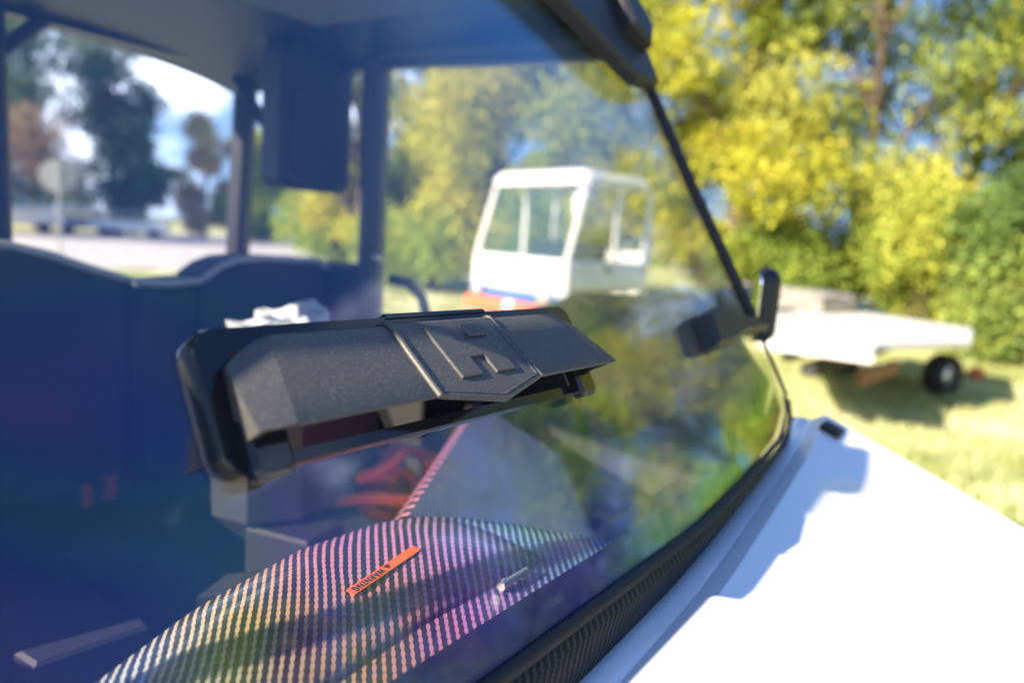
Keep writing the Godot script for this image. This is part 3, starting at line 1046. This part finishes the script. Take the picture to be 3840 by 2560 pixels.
func foliage(parent: Node, called: String, blobs: Array, count: int, palette: Array, r: RandomNumberGenerator, leaf_scale := 1.0, wild := 0.0) -> MultiMeshInstance3D:
	var mm := MultiMesh.new()
	mm.transform_format = MultiMesh.TRANSFORM_3D
	mm.use_colors = true
	mm.mesh = leaf_meshes[r.randi() % leaf_meshes.size()]
	mm.instance_count = count
	var total := 0.0
	for b in blobs: total += b[1].x * b[1].z
	for i in count:
		var pick := r.randf() * total
		var bl: Array = blobs[0]
		for b in blobs:
			bl = b
			pick -= b[1].x * b[1].z
			if pick <= 0.0: break
		var d := Vector3(r.randfn(), r.randfn(), r.randfn()).normalized() * pow(r.randf(), 0.45)
		var p: Vector3 = bl[0] + d * bl[1]
		var s := leaf_scale * r.randf_range(0.7, 1.3)
		mm.set_instance_transform(i, Transform3D(Basis.from_euler(Vector3(r.randf() * 1.0, r.randf() * TAU, r.randf() * 0.8)) * Basis.from_scale(Vector3.ONE * s), p))
		var hue_here: float = bl[2] if bl.size() > 2 else r.randf()
		var c: Color = palette[clampi(int((hue_here * 0.6 + r.randf() * 0.4 + wild * (r.randf() - 0.5)) * palette.size()), 0, palette.size() - 1)]
		var k := r.randf_range(0.75, 1.25)
		mm.set_instance_color(i, Color(c.r * k, c.g * k, c.b * k))
	var o := MultiMeshInstance3D.new()
	o.name = called
	o.multimesh = mm
	o.material_override = M.leaf
	o.set_meta("kind", "stuff")
	parent.add_child(o, true)
	return o

func tree(called: String, label: String, at: Vector3, height: float, spread: float, palette: Array, seed_: int, group: String, count := 2600, blob_count := 16, low := 0.22, leaf_scale := 1.0) -> void:
	var r := RandomNumberGenerator.new(); r.seed = seed_
	var root := thing(called, label, "tree", at, 0.0, group)
	var lean := Vector3(r.randf_range(-0.4, 0.4), 0, r.randf_range(-0.4, 0.4))
	var st := S()
	var trunk := []; var radii := []
	for k in 7:
		trunk.append(Vector3(lean.x * pow(k / 6.0, 2.0), height * 0.9 * k / 6.0, lean.z * pow(k / 6.0, 2.0)) + Vector3(r.randf_range(-0.08, 0.08), 0, r.randf_range(-0.08, 0.08)))
		radii.append(height * 0.018 * (1.05 - k / 6.5))
	trunk[0].y = -0.05
	tube(st, trunk, radii, 8)
	var blobs := []
	for k in blob_count:
		var f := low + (1.0 - low) * (k + r.randf()) / blob_count
		var wide := spread * (0.55 + 0.75 * sin(PI * clampf((f - low) / (1.0 - low) * 0.85 + 0.12, 0.0, 1.0))) * 0.75
		var a := r.randf() * TAU
		var rad := wide * sqrt(r.randf()) * 0.85
		var c := Vector3(lean.x * f + cos(a) * rad, height * f * 0.94, lean.z * f + sin(a) * rad)
		var s := spread * r.randf_range(0.24, 0.46)
		blobs.append([c, Vector3(s, s * r.randf_range(0.6, 0.9), s), r.randf()])
		var from: Vector3 = trunk[clampi(int(f * 5.0), 0, 5)]
		tube(st, [from, from.lerp(c, 0.55) + Vector3(0, 0.12, 0), c], [height * 0.008, height * 0.005, height * 0.002], 5, false)
	build(st, "trunk", M.bark, root)
	foliage(root, "crown", blobs, count, palette, r, leaf_scale)

func bush(label: String, at: Vector3, size: Vector3, palette: Array, seed_: int, group: String, count := 1500) -> void:
	var r := RandomNumberGenerator.new(); r.seed = seed_
	var root := thing("leafy_bush", label, "bush", at, 0.0, group)
	var blobs := []
	var st := S()
	for k in 8:
		var c := Vector3(r.randf_range(-0.7, 0.7) * size.x, r.randf_range(0.3, 0.85) * size.y, r.randf_range(-0.7, 0.7) * size.z)
		blobs.append([c, Vector3(size.x * 0.45, size.y * 0.36, size.z * 0.45) * r.randf_range(0.7, 1.2), r.randf()])
		tube(st, [Vector3(c.x * 0.2, -0.03, c.z * 0.2), c * 0.5, c], [0.03, 0.02, 0.008], 5, false)
	build(st, "stems", M.bark, root)
	foliage(root, "leaves", blobs, count, palette, r, 0.85)

func make_ground() -> void:
	var st := S()
	quad(st, Vector3(-150, 0, -150), Vector3(150, 0, -150), Vector3(150, 0, 150), Vector3(-150, 0, 150))
	structure(st, "ground", M.grass)
	st = S()
	var road := [Vector2(-60, -31), Vector2(9.2, -17.5), Vector2(13.5, -21.0), Vector2(22, -26), Vector2(70, -48), Vector2(90, -80), Vector2(46, -62), Vector2(26, -54), Vector2(14, -41), Vector2(-60, -60)]
	var poly := []
	for p in road: poly.append(Vector2(p.x, -p.y))
	slab(st, poly, Vector3(0, 0.0, 0), Basis(Vector3(1, 0, 0), Vector3(0, 0, -1), Vector3(0, 1, 0)), 0.006, 0.0, false)
	structure(st, "road", M.road)
	# short dry grass in the yard beside the vehicle
	var r := RandomNumberGenerator.new(); r.seed = 77
	st = S()
	for i in 7:
		var a := r.randf() * TAU
		var b := Vector3(cos(a), 0, sin(a)) * 0.03
		var l := Vector3(r.randf_range(-0.04, 0.04), r.randf_range(0.03, 0.075), r.randf_range(-0.04, 0.04))
		var s := Vector3(-sin(a), 0, cos(a)) * 0.004
		tri(st, b - s, b + l, b + s)
	st.generate_normals()
	var mm := MultiMesh.new()
	mm.transform_format = MultiMesh.TRANSFORM_3D
	mm.use_colors = true
	mm.mesh = st.commit()
	mm.instance_count = 26000
	var n := FastNoiseLite.new(); n.seed = 2; n.frequency = 0.35
	for i in mm.instance_count:
		var p := Vector3(r.randf_range(1.5, 13.5), 0, r.randf_range(-6.0, 5.0))
		mm.set_instance_transform(i, Transform3D(Basis(Vector3.UP, r.randf() * TAU).scaled(Vector3.ONE * r.randf_range(0.8, 1.8)), p))
		var g := clampf(0.5 + 0.9 * n.get_noise_2d(p.x, p.z) + r.randf_range(-0.2, 0.2), 0.0, 1.0)
		mm.set_instance_color(i, Color(0.28, 0.32, 0.10).lerp(Color(0.70, 0.70, 0.44), g))
	var o := MultiMeshInstance3D.new()
	o.name = "grass"
	o.multimesh = mm
	o.material_override = M.leaf
	add_child(o)
	tag(o, "short half-dry grass of the yard beyond the hood", "grass", "", "stuff")

func make_trees() -> void:
	for k in 4: leaf_meshes.append(leaf_mesh(0.115, 8, 40 + k))
	var yellow := [Color(0.18, 0.24, 0.04), Color(0.29, 0.34, 0.05), Color(0.40, 0.42, 0.05), Color(0.50, 0.48, 0.05), Color(0.53, 0.45, 0.06)]
	var olive := [Color(0.12, 0.17, 0.025), Color(0.20, 0.26, 0.03), Color(0.30, 0.33, 0.035), Color(0.40, 0.38, 0.04)]
	var green := [Color(0.07, 0.13, 0.04), Color(0.14, 0.22, 0.06), Color(0.23, 0.32, 0.08), Color(0.36, 0.42, 0.09)]
	var mixed := [Color(0.16, 0.22, 0.05), Color(0.26, 0.31, 0.06), Color(0.36, 0.38, 0.07), Color(0.46, 0.44, 0.08)]
	var lime := [Color(0.13, 0.20, 0.04), Color(0.26, 0.35, 0.06), Color(0.38, 0.44, 0.07), Color(0.50, 0.49, 0.08)]
	var dark := [Color(0.10, 0.16, 0.07), Color(0.14, 0.21, 0.09), Color(0.19, 0.26, 0.10)]
	var peach := [Color(0.55, 0.42, 0.26), Color(0.70, 0.54, 0.36), Color(0.58, 0.52, 0.24)]
	var pink := [Color(0.26, 0.18, 0.10), Color(0.36, 0.24, 0.15), Color(0.20, 0.22, 0.08)]
	var wall := "trees in the row behind the trailer"
	# the row that closes the yard
	var spots := [
		[13.4, -4.6, 9.5, 2.6, yellow, "tall yellow-leaved tree straight above the windshield edge"],
		[14.0, -2.4, 9.0, 2.3, mixed, "yellow-leaved tree above the white trailer deck"],
		[13.6, -7.4, 10.0, 2.8, yellow, "yellow-leaved tree behind the roof of the white truck"],
		[16.0, -0.9, 8.6, 2.3, olive, "olive-green tree with sky showing through, right of the yellow trees"],
		[15.8, 0.8, 8.8, 2.3, green, "green tree at the right edge of the picture"],
		[14.6, 3.2, 9.5, 2.6, olive, "olive tree just outside the right edge, mirrored in the windshield"],
		[14.0, 6.0, 9.0, 2.8, yellow, "yellowing tree mirrored in the lower windshield"],
		[12.6, 8.8, 8.5, 2.8, green, "green tree mirrored near the windshield's lower edge"],
		[10.5, 11.8, 8.0, 2.8, olive, "olive tree ahead of the vehicle to its left"],
		[7.5, 14.5, 8.5, 2.8, yellow, "yellow tree ahead of the vehicle"],
		[12.6, -10.2, 9.0, 2.6, yellow, "yellow-green tree seen through the far door window"],
		[13.4, -13.0, 8.5, 2.6, olive, "olive tree seen through the door window beside the black pillar"],
	]
	spots.append([11.3, -13.6, 9.4, 2.5, yellow, "yellow-green tree close beside the door pillar"])
	var k := 0
	for s in spots:
		tree("broadleaf_tree", s[5], Vector3(s[0], 0, s[1]), s[2], s[3], s[4], 100 + k, wall, 4300 if s[4] == yellow else 2500, 26, 0.14)
		k += 1
	var bushes := [
		[13.0, 0.5, 1.5, 2.9, green, "rounded green bush at the right end of the trailer"],
		[13.2, -1.0, 1.5, 2.4, lime, "lime-green bush right behind the trailer deck"],
		[13.6, -2.8, 1.5, 2.2, lime, "lime-green bush behind the pale metal box"],
		[13.9, -4.6, 1.5, 2.0, olive, "olive bush behind the windshield edge"],
		[12.4, 2.0, 1.6, 2.8, green, "green bush at the far right edge"],
		[12.0, 4.4, 1.7, 2.6, lime, "lime bush outside the frame, mirrored in the windshield"],
		[11.4, 7.0, 1.7, 2.4, green, "green bush mirrored low in the windshield"],
		[12.8, -9.0, 1.6, 2.0, olive, "olive bush left of the white truck"],
		[12.4, -12.0, 1.8, 2.6, lime, "yellow-green bush seen between the two black pillars"],
		[12.6, -15.0, 1.8, 2.4, lime, "yellow-green bush just right of the rear pillar"],
	]
	for b in bushes:
		bush(b[5], Vector3(b[0], 0, b[1]), Vector3(b[2], b[3], b[2]), b[4], 300 + k, "bushes along the yard edge", 2600)
		k += 1
	# far side, seen through the rear of the cab
	var far := "trees across the road"
	var fars := [
		[12.5, -47.0, 15.0, 4.0, dark, "tall dark tree at the left, loose crown against the sky"],
		[16.0, -50.0, 14.0, 4.0, dark, "dark tree second from the left across the road"],
		[19.5, -47.5, 13.0, 3.6, dark, "dense dark tree beside the white gap of sky"],
		[21.0, -48.5, 10.0, 2.6, dark, "narrow dark tree just left of the peach-coloured one"],
	]
	for s in fars:
		tree("dark_tree", s[5], Vector3(s[0], 0, s[1]), s[2], s[3], s[4], 100 + k, far, 1900, 22, 0.12, 2.0)
		k += 1
	tree("autumn_tree", "peach-coloured autumn tree left of the rear pillar", Vector3(25.0, 0, -46.5), 8.6, 2.5, peach, 511, far, 1800, 14, 0.08, 1.6)
	tree("pink_tree", "low pinkish tree behind the round white sign", Vector3(11.0, 0, -40.0), 5.4, 4.2, pink, 512, far, 2000, 14, 0.35, 1.5)
	bush("yellow-green bush below the peach-coloured tree", Vector3(25.6, 0, -43.0), Vector3(2.2, 3.4, 2.2), lime, 513, "bushes across the road", 1300)
	for q in 7:
		var px := 30.0 + q * 4.2; var pz := -47.0 + q * 3.6
		tree("hedge_tree", ["yellow-green tree between the pillars, far across the road", "second far yellow-green tree right of the rear pillar", "third far yellow-green tree, left of the door pillar", "far olive tree behind the door pillar", "far olive tree right behind the door pillar", "far yellow tree left of the white truck", "far yellow tree hidden mostly by the white truck"][q], Vector3(px, 0, pz), 8.0 + (q % 3), 3.4, lime if q % 2 == 0 else yellow, 520 + q, far, 2600, 16, 0.06, 2.2)

func make_truck() -> void:
	# local x to the truck's left, z forward; placed at the front right corner as seen
	var f := Vector3(-0.978, 0, -0.21).normalized()
	var root := thing("cab_truck", "white cab-over truck with a large windshield and an orange bumper", "truck", Vector3(7.22, 0, -4.55))
	var right := f.cross(Vector3.UP) # towards the truck's right hand
	root.transform.basis = Basis(-right, Vector3.UP, f)
	# visible: front (z = 0 plane) from x = 0 to the truck's right, and the left side
	var Wd := 2.05; var L := 1.75
	var st := S()
	# lower front panel and body sides up to the belt line
	cbox(st, Vector3(-Wd / 2, 0.92, -0.10), Vector3(Wd, 0.52, 0.20), 0.06)
	cbox(st, Vector3(-0.06, 0.98, -L / 2), Vector3(0.12, 0.42, L - 0.2), 0.04)
	cbox(st, Vector3(-Wd + 0.06, 0.98, -L / 2), Vector3(0.12, 0.42, L - 0.2), 0.04)
	cbox(st, Vector3(-Wd / 2, 0.88, -L + 0.05), Vector3(Wd, 0.92, 0.10), 0.04)
	# posts
	for x in [-0.05, -Wd + 0.05]:
		bar(st, Vector3(x, 1.15, -0.06), Vector3(x * 0.98 - 0.02, 2.22, -0.36), 0.08, 0.08, Vector3.UP, 0.03)
		bar(st, Vector3(x, 1.15, -1.02), Vector3(x, 2.22, -1.02), 0.08, 0.12, Vector3.UP, 0.03)
		bar(st, Vector3(x, 1.15, -L + 0.06), Vector3(x, 2.22, -L + 0.06), 0.08, 0.12, Vector3.UP, 0.03)
	build(st, "cab_body", M.truck, root)
	st = S()
	slab(st, round_rect(-Wd + 0.02, -L + 0.02, -0.02, -0.26, 0.16), Vector3(0, 2.20, 0), Basis(Vector3(1, 0, 0), Vector3(0, 0, 1), Vector3(0, 1, 0)) * Basis.from_scale(Vector3(1, 1, 1)), 0.20, 0.10)
	build(st, "cab_roof", M.truck, root)
	st = S()
	quad(st, Vector3(-0.10, 1.17, -0.055), Vector3(-0.11, 2.22, -0.355), Vector3(-Wd + 0.11, 2.22, -0.355), Vector3(-Wd + 0.10, 1.17, -0.055))
	build(st, "windscreen", M.car_glass, root)
	st = S()
	quad(st, Vector3(-0.03, 1.20, -0.20), Vector3(-0.05, 2.18, -0.42), Vector3(-0.05, 2.18, -0.96), Vector3(-0.03, 1.20, -0.96))
	build(st, "side_window", M.car_glass, root)
	st = S()
	cbox(st, Vector3(-Wd / 2, 1.22, -1.05), Vector3(1.5, 0.45, 0.25), 0.08)
	build(st, "bench_seat", M.seat, root)
	st = S()
	cbox(st, Vector3(-Wd / 2, 0.60, -0.02), Vector3(Wd - 0.1, 0.14, 0.12), 0.03)
	build(st, "blue_band", M.truck_blue, root)
	st = S()
	cbox(st, Vector3(-Wd / 2, 0.43, 0.02), Vector3(Wd, 0.22, 0.20), 0.05)
	build(st, "bumper", M.truck_orange, root)
	for x in [-0.28, -1.0, -Wd + 0.28]:
		st = S()
		lathe(st, [Vector2(0.0, 0.05), Vector2(0.07, 0.04), Vector2(0.10, 0.01), Vector2(0.11, -0.03)], Vector3(x, 0.66 if x != -1.0 else 0.45, 0.10), Vector3(0, 0, 1), 16)
		build(st, "headlight", M.lamp, root)
	for x in [0.16]:
		st = S()
		cbox(st, Vector3(x, 1.90, 0.02), Vector3(0.16, 0.30, 0.10), 0.05)
		bar(st, Vector3(x, 2.05, 0.0), Vector3(x * 0.2 - 0.1 * signf(x), 2.20, -0.25), 0.03, 0.03)
		build(st, "door_mirror", M.truck, root)
	st = S()
	cbox(st, Vector3(0.005, 1.08, -0.85), Vector3(0.03, 0.05, 0.14), 0.01)
	build(st, "door_handle", M.black, root)
	for x in [-0.18, -Wd + 0.18]:
		for z in [-0.72, -2.1]:
			st = S()
			lathe(st, [Vector2(0.20, -0.11), Vector2(0.36, -0.12), Vector2(0.39, -0.08), Vector2(0.39, 0.08), Vector2(0.36, 0.12), Vector2(0.20, 0.11)], Vector3(x, 0.39, z), Vector3(1, 0, 0), 24)
			var ty := build(st, "wheel", M.tyre, root)
			st = S()
			lathe(st, [Vector2(0.0, -0.08), Vector2(0.2, -0.10), Vector2(0.2, 0.10), Vector2(0.0, 0.08)], Vector3(x, 0.39, z), Vector3(1, 0, 0), 20)
			build(st, "rim", M.rim, ty)
	st = S()
	cbox(st, Vector3(-Wd / 2, 0.62, -1.6), Vector3(0.9, 0.20, 2.0), 0.03)
	build(st, "chassis", M.black, root)

func make_trailer() -> void:
	var root := thing("flatbed_trailer", "low flatbed trailer with a bleached deck in the yard", "trailer")
	var st := S()
	var deck := [Vector2(5.05, -1.30), Vector2(5.12, -0.48), Vector2(6.05, -0.60), Vector2(7.43, -0.02), Vector2(9.15, -0.12), Vector2(10.0, -1.40), Vector2(8.9, -1.62), Vector2(7.95, -2.20)]
	var poly := []
	for p in deck: poly.append(Vector2(p.x, -p.y))
	slab(st, poly, Vector3(0, 0.69, 0), Basis(Vector3(1, 0, 0), Vector3(0, 0, -1), Vector3(0, 1, 0)), 0.06, 0.01)
	build(st, "deck", M.deck, root)
	st = S()
	bar(st, Vector3(5.3, 0.54, -0.95), Vector3(9.4, 0.54, -0.75), 0.12, 0.10)
	bar(st, Vector3(6.0, 0.54, -1.3), Vector3(9.4, 0.54, -1.4), 0.12, 0.10)
	build(st, "frame_rail", M.black, root)
	st = S()
	bar(st, Vector3(5.6, 0.50, -0.62), Vector3(6.6, 0.50, -0.52), 0.06, 0.12)
	build(st, "orange_beam", M.rust, root)
	for p in [Vector3(8.55, 0.24, -0.30), Vector3(8.9, 0.24, -1.40)]:
		st = S()
		lathe(st, [Vector2(0.12, -0.09), Vector2(0.22, -0.10), Vector2(0.245, -0.06), Vector2(0.245, 0.06), Vector2(0.22, 0.10), Vector2(0.12, 0.09)], p, Vector3(-0.45, 0, 0.89).normalized(), 22)
		var ty := build(st, "wheel", M.tyre, root)
		st = S()
		lathe(st, [Vector2(0.0, -0.05), Vector2(0.125, -0.08), Vector2(0.125, 0.08), Vector2(0.0, 0.06)], p, Vector3(-0.45, 0, 0.89).normalized(), 18)
		build(st, "rim", M.lamp, ty)
	# pale metal box behind it
	var b := thing("metal_box", "pale weathered metal box with a dark slot, behind the trailer", "box", Vector3(11.9, 0, -3.0), -0.55)
	st = S()
	cbox(st, Vector3(0, 0.66, 0), Vector3(0.8, 0.52, 2.3), 0.06)
	cbox(st, Vector3(0, 0.22, 0.8), Vector3(0.7, 0.44, 0.12), 0.02)
	cbox(st, Vector3(0, 0.22, -0.8), Vector3(0.7, 0.44, 0.12), 0.02)
	build(st, "shell", M.weathered, b)
	st = S()
	cbox(st, Vector3(-0.395, 0.56, 0.45), Vector3(0.05, 0.10, 0.34), 0.01)
	build(st, "slot", M.black, b)
	# small orange and white ball on the grass
	st = S()
	lathe(st, [Vector2(0, 0.10), Vector2(0.06, 0.085), Vector2(0.10, 0.03), Vector2(0.10, -0.03), Vector2(0.06, -0.085), Vector2(0, -0.10)], Vector3(10.2, 0.10, -0.06), Vector3(0.2, 1, 0.3).normalized(), 16)
	var ball := build(st, "orange_ball", M.orange)
	tag(ball, "small orange round object lying on the grass right of the trailer wheel", "ball")

func car(called: String, label: String, at: Vector3, turn: float, m: Material, size: Vector3) -> void:
	var root := thing(called, label, "car", at, turn, "vehicles parked across the road")
	var h := size.y; var l := size.z; var w := size.x
	var st := S()
	cbox(st, Vector3(0, h * 0.42, 0), Vector3(w, h * 0.42, l), 0.12)
	build(st, "body", m, root)
	st = S()
	slab(st, [Vector2(-l * 0.42, 0), Vector2(-l * 0.34, h * 0.36), Vector2(l * 0.12, h * 0.36), Vector2(l * 0.28, 0)], Vector3(w * 0.45, h * 0.62, 0), Basis(Vector3(0, 0, 1), Vector3.UP, Vector3(-1, 0, 0)), w * 0.9, 0.05)
	build(st, "cabin", M.car_glass, root)
	st = S()
	cbox(st, Vector3(0, h * 0.99, -l * 0.11), Vector3(w * 0.86, 0.05, l * 0.46), 0.02)
	build(st, "roof", m, root)
	for x in [-w * 0.44, w * 0.44]:
		for z in [-l * 0.31, l * 0.31]:
			st = S()
			lathe(st, [Vector2(0.0, -0.09), Vector2(0.3, -0.10), Vector2(0.33, 0.0), Vector2(0.3, 0.10), Vector2(0.0, 0.09)], Vector3(x, 0.33, z), Vector3(1, 0, 0), 16)
			build(st, "wheel", M.tyre, root)

func make_street() -> void:
	var root := thing("road_sign", "pale back of an octagonal road sign on a post, seen at the left", "road sign", Vector3(6.28, 0, -18.70))
	var st := S()
	var oct := []
	for k in 8:
		var a := TAU * (k + 0.5) / 8.0
		oct.append(Vector2(cos(a), sin(a)) * 0.40)
	slab(st, oct, Vector3(0, 2.16, 0), Basis(Vector3.UP, -0.45), 0.012, 0.002)
	build(st, "plate", M.tin, root)
	st = S()
	cbox(st, Vector3(0.0, 1.25, 0.04), Vector3(0.06, 2.5, 0.04), 0.006, Basis(Vector3.UP, -0.45))
	build(st, "post", M.tin, root)
	car("white_van", "white van parked far off behind the rear of the cab, leftmost", Vector3(12.6, 0, -43.5), 1.3, M.white, Vector3(1.9, 2.1, 4.8))
	car("silver_car", "silver car parked far off right of the road sign", Vector3(17.2, 0, -45.0), 1.4, M.tin, Vector3(1.8, 1.5, 4.2))
	car("white_car", "white car parked under the dark trees, rightmost of the parked ones", Vector3(18.8, 0, -43.6), 1.0, M.white, Vector3(1.8, 1.5, 4.2))

func cloud_cover() -> ImageTexture:
	var w := 1024; var h := 512
	var im := Image.create(w, h, false, Image.FORMAT_RGBAF)
	var n := FastNoiseLite.new(); n.seed = 230; n.frequency = 1.15; n.fractal_octaves = 5; n.fractal_gain = 0.55
	for j in h:
		var el := PI * (0.5 - (j + 0.5) / h)
		for i in w:
			var az := TAU * (i + 0.5) / w
			var a := 0.0
			if el > 0.0:
				var d := Vector3(cos(el) * sin(az), sin(el) * 1.8, -cos(el) * cos(az))
				a = smoothstep(0.20, 0.50, n.get_noise_3dv(d * 1.3)) * 0.9
			im.set_pixel(i, j, Color(0.85, 0.87, 0.92, a))
	return ImageTexture.create_from_image(im)

# ---------------------------------------------------------------- scene
func _ready() -> void:
	rng.seed = 1
	var cam := Camera3D.new()
	cam.name = "camera"
	add_child(cam)
	cam.transform = Transform3D(Basis(Vector3(0.60784529, 0.06900045, 0.79105186), Vector3(0.07512082, 0.98675238, -0.1437936), Vector3(-0.79049413, 0.14682872, 0.59460941)).orthonormalized(), Vector3(-0.38027282, 1.39640532, 0.37502504))
	var lens := CameraAttributesPhysical.new()
	lens.frustum_focal_length = 24.0
	lens.frustum_focus_distance = 0.53
	lens.frustum_near = 0.02
	lens.frustum_far = 600.0
	lens.exposure_aperture = 2.6
	cam.attributes = lens
	cam.current = true
	var env := Environment.new()
	env.background_mode = Environment.BG_SKY
	var sky := ProceduralSkyMaterial.new()
	sky.sky_top_color = lin(0.020, 0.080, 0.25)
	sky.sky_horizon_color = lin(0.19, 0.31, 0.50)
	sky.sky_curve = 0.22
	sky.ground_bottom_color = lin(0.12, 0.12, 0.07)
	sky.ground_horizon_color = lin(0.20, 0.22, 0.20)
	sky.sky_cover = cloud_cover()
	sky.sky_cover_modulate = Color(1, 1, 1, 1.0)
	env.sky = Sky.new()
	env.sky.sky_material = sky
	env.tonemap_mode = Environment.TONE_MAPPER_LINEAR
	env.tonemap_exposure = 3.15
	env.sdfgi_enabled = true
	env.ssao_enabled = true
	env.ssil_enabled = true
	var we := WorldEnvironment.new()
	we.name = "environment"
	we.environment = env
	add_child(we)
	var sun := DirectionalLight3D.new()
	sun.name = "sun"
	add_child(sun)
	sun.look_at_from_position(SUN_TOWARDS, Vector3.ZERO)
	sun.light_energy = 1.6
	sun.light_color = Color(1.0, 0.94, 0.84)
	sun.light_angular_distance = 0.5
	sun.shadow_enabled = true

	make_materials()
	make_ground()
	make_vehicle()
	loose_things()
	make_truck()
	make_trailer()
	make_street()
	make_trees()
